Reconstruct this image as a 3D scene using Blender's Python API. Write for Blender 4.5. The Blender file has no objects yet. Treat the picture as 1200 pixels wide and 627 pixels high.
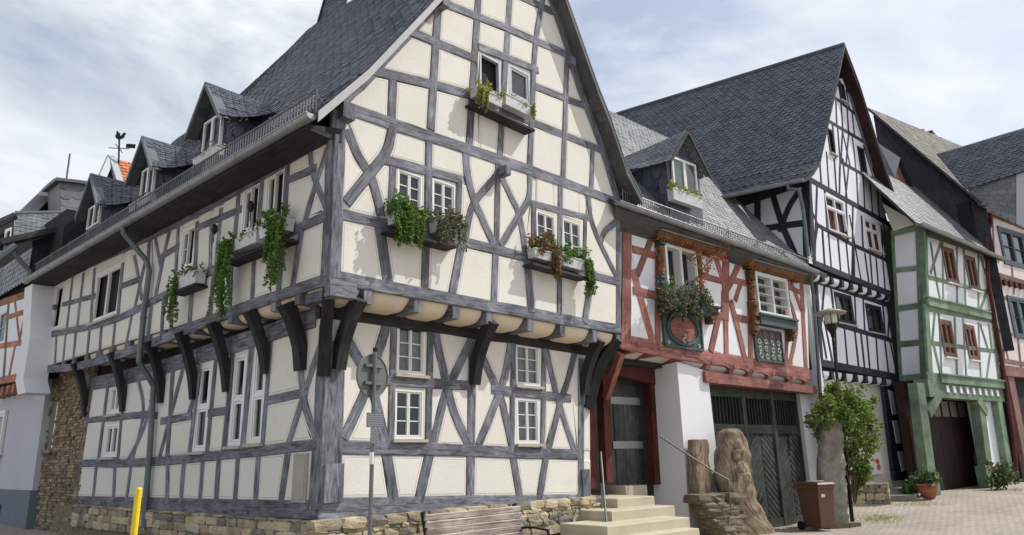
import bpy, bmesh, math, random
import numpy as np
from mathutils import Vector, Matrix, noise
random.seed(7); RND = random.random
def U(a, b): return a + (b - a) * random.random()
scn = bpy.context.scene
COL = scn.collection
# ---------------------------------------------------------------- camera
CX, CY, FPX = 600.0, 313.5, 849.465          # photograph is 1200 x 627
_vl, _vr = (-365, 560), (1400, 518)          # vanishing points of the two street fronts of the corner house
_X = np.array([_vr[0]-CX, _vr[1]-CY, FPX]); _X /= np.linalg.norm(_X)
_Y = np.array([_vl[0]-CX, _vl[1]-CY, FPX]); _Y -= _X*(_X@_Y); _Y /= np.linalg.norm(_Y)
_Z = np.cross(_X, _Y); _Z = _Z if _Z[1] < 0 else -_Z
RM = np.array([_X, _Y, _Z])                  # world axes in camera coords
EYE = np.array([0.0, 0.0, 1.6])
cam = bpy.data.cameras.new('camera'); camo = bpy.data.objects.new('camera', cam); COL.objects.link(camo)
cam.sensor_width = 36; cam.lens = FPX/1200*36; cam.clip_end = 2000; cam.clip_start = 0.1
camo.matrix_world = Matrix(((RM[0,0], -RM[0,1], -RM[0,2], EYE[0]), (RM[1,0], -RM[1,1], -RM[1,2], EYE[1]), (RM[2,0], -RM[2,1], -RM[2,2], EYE[2]), (0,0,0,1)))
scn.camera = camo
# ---------------------------------------------------------------- light
SUN_EL, SUN_AZ = math.radians(49), math.radians(123)   # azimuth clockwise from +Y
sdir = Vector((math.sin(SUN_AZ)*math.cos(SUN_EL), math.cos(SUN_AZ)*math.cos(SUN_EL), math.sin(SUN_EL)))
sl = bpy.data.lights.new('sun', 'SUN'); sl.energy = 4.0; sl.angle = math.radians(0.5); sl.color = (1.0, 0.965, 0.91)
so = bpy.data.objects.new('sun', sl); COL.objects.link(so); so.rotation_euler = (-sdir).to_track_quat('-Z', 'Y').to_euler()
so.location = sdir*60
world = bpy.data.worlds.new('World'); scn.world = world; world.use_nodes = True
wn = world.node_tree; wn.nodes.clear()
def N(t, ty, **k):
    n = t.nodes.new(ty)
    for a, b in k.items():
        if a.startswith('_'): n.inputs[a[1:].replace('_', ' ')].default_value = b
        else: setattr(n, a, b)
    return n
sky = N(wn, 'ShaderNodeTexSky'); sky.sky_type = 'NISHITA'; sky.sun_disc = False
sky.sun_elevation = SUN_EL; sky.sun_rotation = SUN_AZ; sky.air_density = 1.0; sky.dust_density = 2.0
bg = N(wn, 'ShaderNodeBackground', _Strength=0.15)
bg2 = N(wn, 'ShaderNodeBackground', _Color=(0.92, 0.955, 1.0, 1), _Strength=1.02)
tc = N(wn, 'ShaderNodeTexCoord'); mp = N(wn, 'ShaderNodeMapping'); mp.inputs['Scale'].default_value = (1.0, 1.0, 2.1); mp.inputs['Location'].default_value = (0.35, 0.2, 0.0)
no = N(wn, 'ShaderNodeTexNoise', _Scale=2.6, _Detail=10.0, _Roughness=0.56, _Distortion=0.35)
cr = N(wn, 'ShaderNodeValToRGB'); cr.color_ramp.elements[0].position = 0.40; cr.color_ramp.elements[1].position = 0.62
cr.color_ramp.elements[0].color = (0.28,)*3+(1,); cr.color_ramp.elements[1].color = (1,)*4
mx = N(wn, 'ShaderNodeMixShader'); wo = N(wn, 'ShaderNodeOutputWorld')
L = wn.links.new
L(tc.outputs['Generated'], mp.inputs[0]); L(mp.outputs[0], no.inputs['Vector']); L(no.outputs['Fac'], cr.inputs[0])
L(sky.outputs[0], bg.inputs['Color']); L(cr.outputs[0], mx.inputs[0]); L(bg.outputs[0], mx.inputs[1]); L(bg2.outputs[0], mx.inputs[2]); L(mx.outputs[0], wo.inputs['Surface'])
scn.view_settings.view_transform = 'Standard'; scn.view_settings.look = 'None'; scn.view_settings.exposure = 0.0; scn.view_settings.gamma = 1.0
scn.view_settings.use_curve_mapping = False
scn.render.engine = 'CYCLES'
# ---------------------------------------------------------------- pixels to places
def ray(u, v): return RM @ np.array([u-CX, v-CY, FPX])
def at_z(u, v, z):
    r = ray(u, v); return Vector(EYE + r*((z-EYE[2])/r[2]))
def at_x(u, v, x):
    r = ray(u, v); return Vector(EYE + r*(x/r[0]))
def at_y(u, v, y):
    r = ray(u, v); return Vector(EYE + r*(y/r[1]))
def at_plane(u, v, p, n):
    r = ray(u, v); n = np.array(n); return Vector(EYE + r*((n@(np.array(p)-EYE))/(n@r)))
class Fac:                                    # a vertical wall plane: a along it, z up, d out of it towards the street
    def __init__(s, P, D):
        s.P = Vector((P[0], P[1], 0)); s.D = Vector((D[0], D[1], 0)).normalized()
        s.N = Vector((s.D.y, -s.D.x, 0))
        if s.N.dot(s.P) > 0: s.N = -s.N
    def uv(s, u, v):
        p = at_plane(u, v, s.P, s.N); return ((p-s.P).dot(s.D), p.z)
    def w(s, a, z, d=0.0): return s.P + s.D*a + s.N*d + Vector((0, 0, z))
    def off(s, d): f = Fac(s.P, s.D); f.P = s.P + s.N*d; f.N = s.N; return f
# ---------------------------------------------------------------- materials
def newmat(name):
    m = bpy.data.materials.new(name); m.use_nodes = True; t = m.node_tree
    return m, t, t.nodes['Principled BSDF']
def c4(c): return (c[0], c[1], c[2], 1)
def sc(c, k): return tuple(min(1, x*k) for x in c)
def plain(name, col, rough=0.7, var=0.12, scale=3.0, bump=0.15, bscale=40.0, stain=None, metal=0.0, island=0.0, spec=0.4):
    m, t, b = newmat(name); l = t.links.new
    g = N(t, 'ShaderNodeNewGeometry')
    n1 = N(t, 'ShaderNodeTexNoise', _Scale=scale, _Detail=6.0, _Roughness=0.6); l(g.outputs['Position'], n1.inputs['Vector'])
    r = N(t, 'ShaderNodeValToRGB'); e = r.color_ramp.elements
    e[0].position = 0.3; e[1].position = 0.7; e[0].color = c4(sc(col, 1-var)); e[1].color = c4(sc(col, 1+var)); l(n1.outputs['Fac'], r.inputs[0])
    out = r.outputs[0]
    if stain:
        n2 = N(t, 'ShaderNodeTexNoise', _Scale=stain[1], _Detail=8.0, _Roughness=0.7); l(g.outputs['Position'], n2.inputs['Vector'])
        r2 = N(t, 'ShaderNodeValToRGB'); r2.color_ramp.elements[0].position = stain[2]; r2.color_ramp.elements[1].position = stain[2]+0.15; l(n2.outputs['Fac'], r2.inputs[0])
        k = N(t, 'ShaderNodeMath', operation='MULTIPLY'); k.inputs[1].default_value = stain[3]; l(r2.outputs[0], k.inputs[0])
        mxx = N(t, 'ShaderNodeMix', data_type='RGBA'); l(k.outputs[0], mxx.inputs['Factor']); l(out, mxx.inputs['A']); mxx.inputs['B'].default_value = c4(stain[0]); out = mxx.outputs['Result']
    if island:
        ri = N(t, 'ShaderNodeMapRange'); ri.inputs['To Min'].default_value = 1-island; ri.inputs['To Max'].default_value = 1+island; l(g.outputs['Random Per Island'], ri.inputs['Value'])
        v = N(t, 'ShaderNodeVectorMath', operation='SCALE'); l(out, v.inputs[0]); l(ri.outputs[0], v.inputs['Scale']); out = v.outputs[0]
    l(out, b.inputs['Base Color']); b.inputs['Roughness'].default_value = rough; b.inputs['Metallic'].default_value = metal
    b.inputs['Specular IOR Level'].default_value = spec
    if bump:
        n3 = N(t, 'ShaderNodeTexNoise', _Scale=bscale, _Detail=5.0); l(g.outputs['Position'], n3.inputs['Vector'])
        bp = N(t, 'ShaderNodeBump', _Strength=bump, _Distance=0.02); l(n3.outputs['Fac'], bp.inputs['Height']); l(bp.outputs[0], b.inputs['Normal'])
    return m
def wood(name, dark, light, rough=0.75, bump=0.5, su=2.6, sv=15.0, crack=0.5):
    """weathered timber: grain runs along the piece's own u"""
    m, t, b = newmat(name); l = t.links.new
    uv = N(t, 'ShaderNodeTexCoord'); oi = N(t, 'ShaderNodeObjectInfo')
    mp_ = N(t, 'ShaderNodeMapping'); mp_.inputs['Scale'].default_value = (su, sv, 1)
    l(uv.outputs['UV'], mp_.inputs[0]); 
    k = N(t, 'ShaderNodeMath', operation='MULTIPLY'); k.inputs[1].default_value = 37.0; l(oi.outputs['Random'], k.inputs[0])
    cmb = N(t, 'ShaderNodeCombineXYZ'); l(k.outputs[0], cmb.inputs[0]); l(k.outputs[0], cmb.inputs[2]); l(cmb.outputs[0], mp_.inputs['Location'])
    n1 = N(t, 'ShaderNodeTexNoise', _Scale=1.0, _Detail=8.0, _Roughness=0.7, _Distortion=0.9); l(mp_.outputs[0], n1.inputs['Vector'])
    r = N(t, 'ShaderNodeValToRGB'); e = r.color_ramp.elements
    e[0].position = 0.36; e[1].position = 0.62; e[0].color = c4(dark); e[1].color = c4(light); l(n1.outputs['Fac'], r.inputs[0])
    g = N(t, 'ShaderNodeNewGeometry')
    n2 = N(t, 'ShaderNodeTexNoise', _Scale=1.6, _Detail=5.0, _Roughness=0.65); l(g.outputs['Position'], n2.inputs['Vector'])
    mr = N(t, 'ShaderNodeMapRange'); mr.inputs['From Min'].default_value = 0.32; mr.inputs['From Max'].default_value = 0.68; mr.inputs['To Min'].default_value = 0.58; mr.inputs['To Max'].default_value = 1.3; l(n2.outputs['Fac'], mr.inputs['Value'])
    rt = N(t, 'ShaderNodeMapRange'); rt.inputs['To Min'].default_value = 0.78; rt.inputs['To Max'].default_value = 1.2; l(oi.outputs['Random'], rt.inputs['Value']); mm = N(t, 'ShaderNodeMath', operation='MULTIPLY'); l(mr.outputs[0], mm.inputs[0]); l(rt.outputs[0], mm.inputs[1])
    v = N(t, 'ShaderNodeVectorMath', operation='SCALE'); l(r.outputs[0], v.inputs[0]); l(mm.outputs[0], v.inputs['Scale'])
    # drying cracks
    mp2 = N(t, 'ShaderNodeMapping'); mp2.inputs['Scale'].default_value = (su*0.9, sv*2.2, 1); l(uv.outputs['UV'], mp2.inputs[0]); l(cmb.outputs[0], mp2.inputs['Location'])
    n3 = N(t, 'ShaderNodeTexNoise', _Scale=1.0, _Detail=3.0, _Roughness=0.5); l(mp2.outputs[0], n3.inputs['Vector'])
    r3 = N(t, 'ShaderNodeValToRGB'); r3.color_ramp.elements[0].position = 0.33; r3.color_ramp.elements[1].position = 0.40; r3.color_ramp.elements[0].color = (1-crack,)*3+(1,); l(n3.outputs['Fac'], r3.inputs[0])
    m2 = N(t, 'ShaderNodeMix', data_type='RGBA', blend_type='MULTIPLY'); m2.inputs['Factor'].default_value = 1.0; l(v.outputs[0], m2.inputs['A']); l(r3.outputs[0], m2.inputs['B'])
    l(m2.outputs['Result'], b.inputs['Base Color']); b.inputs['Roughness'].default_value = rough; b.inputs['Specular IOR Level'].default_value = 0.3
    ad = N(t, 'ShaderNodeMath', operation='ADD'); l(n1.outputs['Fac'], ad.inputs[0]); l(r3.outputs[0], ad.inputs[1])
    bp = N(t, 'ShaderNodeBump', _Strength=bump, _Distance=0.012); l(ad.outputs[0], bp.inputs['Height']); l(bp.outputs[0], b.inputs['Normal'])
    return m
def leafmat(name, cols, rough=0.55, trans=0.35):
    m, t, b = newmat(name); l = t.links.new
    g = N(t, 'ShaderNodeNewGeometry'); r = N(t, 'ShaderNodeValToRGB'); e = r.color_ramp.elements
    e[0].color = c4(cols[0]); e[1].color = c4(cols[-1])
    for i, c in enumerate(cols[1:-1]): q = e.new((i+1)/(len(cols)-1)); q.color = c4(c)
    l(g.outputs['Random Per Island'], r.inputs[0]); l(r.outputs[0], b.inputs['Base Color']); b.inputs['Roughness'].default_value = rough
    tr = N(t, 'ShaderNodeBsdfTranslucent'); l(r.outputs[0], tr.inputs['Color']); ms = N(t, 'ShaderNodeMixShader', _Fac=trans)
    l(b.outputs[0], ms.inputs[1]); l(tr.outputs[0], ms.inputs[2]); l(ms.outputs[0], t.nodes['Material Output'].inputs['Surface'])
    return m
def glassmat(name):
    m, t, b = newmat(name); l = t.links.new; t.nodes.remove(b)
    gl = N(t, 'ShaderNodeBsdfGlossy', _Roughness=0.02); gl.inputs['Color'].default_value = (0.9, 0.95, 1, 1)
    tr = N(t, 'ShaderNodeBsdfTransparent'); tr.inputs['Color'].default_value = (0.82, 0.86, 0.86, 1)
    fr = N(t, 'ShaderNodeFresnel', _IOR=1.5); g = N(t, 'ShaderNodeNewGeometry'); n = N(t, 'ShaderNodeTexNoise', _Scale=2.5, _Detail=1.0); l(g.outputs['Position'], n.inputs['Vector'])
    bp = N(t, 'ShaderNodeBump', _Strength=0.06, _Distance=0.05); l(n.outputs['Fac'], bp.inputs['Height']); l(bp.outputs[0], gl.inputs['Normal'])
    k = N(t, 'ShaderNodeMath', operation='MULTIPLY_ADD'); k.inputs[1].default_value = 1.0; k.inputs[2].default_value = 0.02; l(fr.outputs[0], k.inputs[0])
    k2 = N(t, 'ShaderNodeMath', operation='SUBTRACT'); k2.inputs[0].default_value = 1.0; l(g.outputs['Backfacing'], k2.inputs[1]); k3 = N(t, 'ShaderNodeMath', operation='MULTIPLY'); l(k.outputs[0], k3.inputs[0]); l(k2.outputs[0], k3.inputs[1])
    ms = N(t, 'ShaderNodeMixShader'); l(k3.outputs[0], ms.inputs[0]); l(tr.outputs[0], ms.inputs[1]); l(gl.outputs[0], ms.inputs[2]); l(ms.outputs[0], t.nodes['Material Output'].inputs['Surface'])
    return m
M = {}
M['tgrey'] = wood('weathered grey timber', (0.07, 0.075, 0.093), (0.235, 0.243, 0.272))
M['tdark'] = wood('dark charcoal timber', (0.012, 0.012, 0.014), (0.035, 0.035, 0.038), crack=0.4)
M['tred'] = wood('red ochre timber', (0.225, 0.082, 0.068), (0.38, 0.165, 0.138), crack=0.35, bump=0.6)
M['tredd'] = wood('oxblood timber', (0.075, 0.017, 0.014), (0.12, 0.03, 0.025), crack=0.3)
M['tblack'] = wood('black timber', (0.014, 0.013, 0.022), (0.045, 0.043, 0.065), crack=0.3)
M['tgreen'] = wood('sage green timber', (0.145, 0.205, 0.14), (0.20, 0.275, 0.19), crack=0.25, bump=0.3)
M['tpink'] = wood('dusty rose timber', (0.22, 0.115, 0.105), (0.31, 0.175, 0.16), crack=0.3)
M['tterra'] = wood('terracotta timber', (0.27, 0.115, 0.065), (0.40, 0.19, 0.115), crack=0.3)
M['tbrown'] = wood('dark brown boards', (0.016, 0.008, 0.007), (0.038, 0.017, 0.013), crack=0.4)
M['carved'] = wood('gilded brown carving', (0.045, 0.02, 0.012), (0.24, 0.115, 0.04), su=14, sv=24, crack=0.6, bump=0.9)
M['gold'] = wood('ochre column wood', (0.10, 0.04, 0.015), (0.30, 0.14, 0.045), crack=0.4)
M['teal'] = plain('dark teal carving', (0.05, 0.085, 0.085), 0.6, 0.5, 22, 0.9, 45, stain=((0.22, 0.24, 0.22), 18, 0.56, 0.6))
M['gate'] = wood('grey green gate boards', (0.032, 0.037, 0.032), (0.085, 0.092, 0.08), crack=0.4)
M['bench'] = wood('bleached bench slats', (0.30, 0.24, 0.21), (0.56, 0.48, 0.43), su=2, sv=22, crack=0.7)
M['trunkw'] = wood('carved weathered trunk', (0.12, 0.085, 0.055), (0.36, 0.275, 0.185), su=2.2, sv=7, crack=0.6, bump=1.0)
M['bark'] = plain('brown stems', (0.10, 0.065, 0.04), 0.9)
M['cream'] = plain('cream lime plaster', (0.69, 0.668, 0.60), 0.85, 0.07, 1.1, 0.2, 25, stain=((0.47, 0.43, 0.36), 2.2, 0.55, 0.26))
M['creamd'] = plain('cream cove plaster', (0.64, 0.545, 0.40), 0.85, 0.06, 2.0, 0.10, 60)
M['white'] = plain('white lime wash', (0.76, 0.765, 0.78), 0.85, 0.04, 1.3, 0.15, 45, stain=((0.55, 0.53, 0.50), 3, 0.62, 0.25))
M['whiteb'] = plain('white panel paint', (0.74, 0.76, 0.80), 0.8, 0.04, 1.5, 0.1, 60)
M['pinkw'] = plain('pale pink plaster', (0.72, 0.655, 0.635), 0.85, 0.05)
M['line'] = plain('grey border line', (0.33, 0.31, 0.28), 0.9, 0.1, bump=0)
M['lineg'] = plain('green border line', (0.25, 0.33, 0.24), 0.9, 0.1, bump=0)
M['winwhite'] = plain('white window paint', (0.74, 0.73, 0.70), 0.45, 0.05, 3, 0)
M['wingrey'] = plain('grey window paint', (0.40, 0.42, 0.44), 0.5, 0.06, 3, 0)
M['winbrown'] = plain('brown window wood', (0.16, 0.065, 0.04), 0.5, 0.2, 9, 0)
M['winblue'] = plain('dark blue grey window paint', (0.055, 0.075, 0.10), 0.5, 0.1, 3, 0)
M['sill'] = plain('stone coloured sill', (0.42, 0.39, 0.34), 0.7, 0.08)
M['glass'] = glassmat('window glass')
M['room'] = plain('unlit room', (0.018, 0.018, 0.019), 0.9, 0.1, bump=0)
M['curtain'] = plain('net curtain', (0.22, 0.215, 0.20), 0.95, 0.3, 14, 0)
M['brick_in'] = plain('interior brown boards', (0.10, 0.05, 0.035), 0.9, 0.3, 8, 0)
M['slate'] = plain('blue grey slate', (0.068, 0.078, 0.104), 0.45, 0.25, 1.6, 0.25, 30, island=0.33, stain=((0.10, 0.09, 0.075), 1.1, 0.58, 0.45), spec=0.5)
M['slatel'] = plain('pale and sunlit slate', (0.17, 0.185, 0.195), 0.5, 0.2, 1.6, 0.25, 30, island=0.22)  # paleness also stands in for sun glare on the green house's roof
M['slateb'] = plain('brown weathered slate', (0.115, 0.102, 0.082), 0.75, 0.3, 1.8, 0.4, 18, island=0.35, stain=((0.07, 0.07, 0.07), 1.8, 0.52, 0.7))
M['slated'] = plain('black slate cladding', (0.022, 0.024, 0.03), 0.55, 0.2, 2, 0.2, 30, island=0.35)
M['tile'] = plain('orange clay tile', (0.50, 0.17, 0.075), 0.8, 0.15, 3, 0.2, 30, island=0.25)
M['zinc'] = plain('zinc sheet', (0.30, 0.315, 0.32), 0.42, 0.15, 3, 0.05, 20, metal=0.55)
M['zincd'] = plain('dull zinc pipe', (0.13, 0.15, 0.155), 0.5, 0.15, 3, 0.05, 20, metal=0.4)
M['soffit'] = wood('dark soffit boards', (0.03, 0.03, 0.031), (0.06, 0.06, 0.062), crack=0.3)
M['soffitg'] = wood('grey soffit boards', (0.075, 0.078, 0.08), (0.125, 0.128, 0.13), crack=0.3, bump=0.2)
M['barge'] = plain('pale painted barge board', (0.42, 0.42, 0.42), 0.7, 0.1)
M['iron'] = plain('black iron', (0.012, 0.012, 0.014), 0.45, 0.2, bump=0.1, metal=0.3)
M['steel'] = plain('galvanised steel', (0.16, 0.168, 0.172), 0.45, 0.12, 8, 0.03, metal=0.6)
M['signback'] = plain('matt grey sign back', (0.125, 0.135, 0.125), 0.55, 0.12, 6, 0.0, metal=0.2)
M['porch'] = wood('grey porch boards', (0.07, 0.073, 0.07), (0.12, 0.123, 0.117), crack=0.3)
M['stone'] = plain('ochre grey rubble stone', (0.31, 0.255, 0.175), 0.9, 0.35, 5, 0.9, 25, island=0.0, stain=((0.16, 0.14, 0.11), 6, 0.55, 0.6))
M['stoneb'] = plain('pale ochre stone', (0.46, 0.385, 0.26), 0.9, 0.25, 6, 0.8, 25, stain=((0.24, 0.20, 0.14), 8, 0.58, 0.6))
M['stonec'] = plain('grey slate stone', (0.20, 0.18, 0.15), 0.9, 0.3, 6, 0.9, 25)
M['stonet'] = plain('brown schist slips', (0.235, 0.18, 0.115), 0.9, 0.3, 5, 0.8, 30, island=0.45)
M['mortar'] = plain('earthy mortar', (0.19, 0.155, 0.11), 0.95, 0.25, 8, 0.8, 30)
M['sandst'] = plain('yellow sandstone steps', (0.50, 0.44, 0.33), 0.85, 0.10, 2.5, 0.25, 45, stain=((0.33, 0.27, 0.18), 5, 0.6, 0.4))
M['palest'] = plain('pale carved stone', (0.235, 0.222, 0.185), 0.85, 0.3, 5, 1.0, 16, stain=((0.20, 0.19, 0.16), 6, 0.58, 0.5))
M['schist'] = plain('layered schist', (0.15, 0.12, 0.08), 0.9, 0.4, 7, 0.9, 22)
M['plaque'] = plain('grey stone plaque', (0.36, 0.33, 0.29), 0.8, 0.1, 9, 0.5, 60)
M['yellow'] = plain('yellow post paint', (0.74, 0.55, 0.02), 0.45, 0.1, 4, 0.05)
M['binb'] = plain('brown bin plastic', (0.115, 0.055, 0.035), 0.5, 0.12, 5, 0.08)
M['terrac'] = plain('terracotta pot', (0.36, 0.13, 0.075), 0.8, 0.15, 7, 0.2)
M['paleblue'] = plain('pale lilac grey render', (0.50, 0.51, 0.55), 0.9, 0.04, 1.2, 0.1)
M['plinthb'] = plain('slate blue plinth paint', (0.15, 0.175, 0.215), 0.85, 0.08, 1.2, 0.1)
M['earth'] = plain('planter soil', (0.05, 0.035, 0.025), 0.95)
M['zboxw'] = plain('white planter box', (0.55, 0.56, 0.56), 0.6, 0.15, 9, 0.1, 40)
M['redpaint'] = plain('red sign paint', (0.62, 0.06, 0.04), 0.5)
M['lampglass'] = plain('frosted lamp glass', (0.62, 0.60, 0.54), 0.3, 0.05, 3, 0)
M['lampshade'] = plain('weathered lamp hood', (0.33, 0.30, 0.25), 0.5, 0.15, 8, 0.05)
M['leaf'] = leafmat('fresh green leaves', [(0.055, 0.12, 0.02), (0.10, 0.19, 0.03), (0.17, 0.27, 0.05)])
M['leafb'] = leafmat('yellow green shrub leaves', [(0.05, 0.10, 0.015), (0.12, 0.19, 0.03), (0.24, 0.31, 0.06), (0.10, 0.16, 0.03)], trans=.45)
M['leafd'] = leafmat('deep green leaves', [(0.03, 0.065, 0.018), (0.07, 0.13, 0.035), (0.13, 0.19, 0.05)])
M['leafg'] = leafmat('grey green heather', [(0.06, 0.09, 0.045), (0.13, 0.17, 0.09), (0.26, 0.24, 0.17)])
M['leafy'] = leafmat('yellow green leaves', [(0.14, 0.20, 0.03), (0.28, 0.32, 0.05), (0.40, 0.40, 0.12)])
M['leafr'] = leafmat('rusty leaves', [(0.16, 0.06, 0.03), (0.24, 0.13, 0.06), (0.15, 0.17, 0.05)])
M['leafred'] = leafmat('red vine leaves', [(0.30, 0.06, 0.04), (0.42, 0.13, 0.08), (0.25, 0.20, 0.06)])
# ---------------------------------------------------------------- objects
WL = {}
def tag(o, label=None, cat=None, group=None, kind=None):
    if label: o['label'] = label
    if cat: o['category'] = cat
    if group: o['group'] = group
    if kind: o['kind'] = kind
    return o
def thing(name, loc, label, cat, group=None):
    o = bpy.data.objects.new(name, None); COL.objects.link(o); o.location = loc; o.empty_display_size = 0.3
    WL[o.name] = Vector(loc); return tag(o, label, cat, group)
def mk(name, V, F, mats, parent=None, uv=None, mi=None, smooth=False, kind=None):
    V = [Vector(v) for v in V]
    lo = Vector((min(v.x for v in V), min(v.y for v in V), min(v.z for v in V))); hi = Vector((max(v.x for v in V), max(v.y for v in V), max(v.z for v in V)))
    c = Vector(((lo.x+hi.x)/2, (lo.y+hi.y)/2, lo.z))
    me = bpy.data.meshes.new(name); me.from_pydata([tuple(v-c) for v in V], [], F)
    for m in (mats if isinstance(mats, (list, tuple)) else [mats]): me.materials.append(M[m])
    if mi: me.polygons.foreach_set('material_index', mi)
    if uv:
        ul = me.uv_layers.new(name='UVMap'); flat = [x for f in F for i in f for x in uv[i]]; ul.data.foreach_set('uv', flat)
    if smooth: me.polygons.foreach_set('use_smooth', [True]*len(F))
    me.update()
    o = bpy.data.objects.new(name, me); COL.objects.link(o)
    if parent: o.parent = parent; o.location = c - WL[parent.name]
    else: o.location = c
    WL[o.name] = c
    if kind: o['kind'] = kind
    return o
class MB:                                     # collects shapes that belong to one part
    def __init__(s): s.V = []; s.F = []; s.UV = []; s.mi = []
    def add(s, V, F, uv=None, m=0):
        n = len(s.V); s.V += [Vector(v) for v in V]; s.F += [tuple(i+n for i in f) for f in F]
        s.UV += (uv if uv else [((v[0]+v[1])*1.0, v[2]) for v in V]); s.mi += [m]*len(F)
    def hexa(s, P, m=0):                      # 8 points: bottom 0-3, top 4-7
        F = [(0,3,2,1), (4,5,6,7), (0,1,5,4), (1,2,6,5), (2,3,7,6), (3,0,4,7)]
        # unshared corners so that each face carries its own grain
        for f in F:
            q = [Vector(P[i]) for i in f]; a = (q[1]-q[0]).length; b = (q[3]-q[0]).length
            uvq = [(0,0),(a,0),(a,b),(0,b)] if a >= b else [(0,0),(0,a),(b,a),(b,0)]
            s.add(q, [(0,1,2,3)], uvq, m)
    def box(s, c, ax, hx, hy, hz, m=0):       # centre, axes (3 vectors), half sizes
        c = Vector(c); X, Y, Z = [Vector(a) for a in ax]
        P = [c+X*sx*hx+Y*sy*hy+Z*sz*hz for sz in (-1,1) for sx, sy in ((-1,-1),(1,-1),(1,1),(-1,1))]
        s.hexa(P, m)
    def fbox(s, f, a0, a1, z0, z1, d0, d1, m=0):   # box on a facade
        P = [f.w(a0,z0,d1), f.w(a1,z0,d1), f.w(a1,z0,d0), f.w(a0,z0,d0), f.w(a0,z1,d1), f.w(a1,z1,d1), f.w(a1,z1,d0), f.w(a0,z1,d0)]
        s.hexa(P, m)
    def tube(s, pts, r, n=8, m=0, cap=True, r2=None):
        pts = [Vector(p) for p in pts]; k = len(pts); n0 = len(s.V); V = []; uv = []; l = 0
        up = None
        for i, p in enumerate(pts):
            t = (pts[min(i+1,k-1)]-pts[max(i-1,0)]).normalized()
            if up is None: up = t.orthogonal().normalized()
            up = (up - t*up.dot(t)).normalized(); b = t.cross(up)
            rr = r if r2 is None else r+(r2-r)*i/(k-1)
            if isinstance(r, (list, tuple)): rr = r[i]
            if i: l += (p-pts[i-1]).length
            for j in range(n):
                a = 2*math.pi*j/n; V.append(p+(up*math.cos(a)+b*math.sin(a))*rr); uv.append((l, j/n*rr*6))
        F = [(i*n+j, i*n+(j+1)%n, (i+1)*n+(j+1)%n, (i+1)*n+j) for i in range(k-1) for j in range(n)]
        if cap: F += [tuple(range(n-1,-1,-1)), tuple((k-1)*n+j for j in range(n))]
        s.add(V, F, uv, m)
    def strut(s, pts, side, w, h, m=0):       # rectangular bar along a path; side = width direction
        pts = [Vector(p) for p in pts]; side = Vector(side).normalized(); k = len(pts); l = 0; rows = []
        for i, p in enumerate(pts):
            t = (pts[min(i+1,k-1)]-pts[max(i-1,0)]).normalized(); n = side.cross(t).normalized()
            hh = h[i] if isinstance(h, (list, tuple)) else h
            if i: l += (p-pts[i-1]).length
            rows.append(([p-side*w/2-n*hh/2, p+side*w/2-n*hh/2, p+side*w/2+n*hh/2, p-side*w/2+n*hh/2], l))
        for i in range(k-1):
            a, la = rows[i]; b, lb = rows[i+1]
            for j in range(4):
                j2 = (j+1) % 4; wd = (a[j2]-a[j]).length; s.add([a[j], a[j2], b[j2], b[j]], [(0,1,2,3)], [(la,0),(la,wd),(lb,wd),(lb,0)], m)
        s.add(rows[0][0], [(3,2,1,0)], None, m); s.add(rows[-1][0], [(0,1,2,3)], None, m)
    def lathe(s, c, prof, n=16, m=0, sx=1.0, sy=1.0, ax=None):
        V = []; c = Vector(c)
        for r, z in prof:
            for j in range(n):
                a = 2*math.pi*j/n; V.append(c+Vector((r*sx*math.cos(a), r*sy*math.sin(a), z)))
        k = len(prof); F = [(i*n+j, i*n+(j+1)%n, (i+1)*n+(j+1)%n, (i+1)*n+j) for i in range(k-1) for j in range(n)]
        F += [tuple(range(n-1,-1,-1)), tuple((k-1)*n+j for j in range(n))]
        s.add(V, F, None, m)
    def build(s, name, mats, parent=None, smooth=False, kind=None):
        return mk(name, s.V, s.F, mats, parent, s.UV, s.mi, smooth, kind)
# ---------------------------------------------------------------- timber walls
def catmull(pts, n=5):
    if len(pts) < 3: return [Vector(p) for p in pts]
    P = [Vector(p) for p in pts]; P = [P[0]*2-P[1]] + P + [P[-1]*2-P[-2]]; out = []
    for i in range(1, len(P)-2):
        for k in range(n):
            t = k/n; a, b, c, d = P[i-1:i+3]
            out.append(0.5*((2*b)+(c-a)*t+(2*a-5*b+4*c-d)*t*t+(3*b-a-3*c+d)*t**3))
    return out+[P[-2]]
def beam(f, pts, w, d, mat, parent, name='timber', rough=1.0):
    p = catmull(pts, 4) if len(pts) > 2 else None
    if p is None:
        a, b = Vector(pts[0]), Vector(pts[1]); n = max(2, min(8, int((b-a).length/0.45)+1)); p = [a+(b-a)*i/n for i in range(n+1)]
    V = []; uv = []; l = 0; k = len(p); ch = 0.012; ph = U(0, 50)
    for i, q in enumerate(p):
        t = (p[min(i+1,k-1)]-p[max(i-1,0)]).normalized(); s = Vector((-t.y, t.x))
        if i: l += (q-p[i-1]).length
        ww = w*(1+U(-0.05, 0.05)*rough); of = U(-0.006, 0.006)*rough; dd = d+U(-0.003, 0.003)*rough
        for e, h in ((-ww/2, -0.04), (-ww/2, dd-ch), (-ww/2+ch, dd), (ww/2-ch, dd), (ww/2, dd-ch), (ww/2, -0.04)):
            c = q+s*(e+of); V.append(f.w(c.x, c.y, h)); uv.append((l, e+h*0.7+ph))
    flip = f.D.cross(Vector((0,0,1))).dot(f.N) < 0
    F = []
    for i in range(k-1):
        for j in range(5):
            q = (i*6+j, i*6+j+1, (i+1)*6+j+1, (i+1)*6+j); F.append(q if flip else q[::-1])
    F += [(5,4,3,2,1,0), tuple((k-1)*6+j for j in range(6))]
    return mk(name, V, F, mat, parent, uv)
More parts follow.
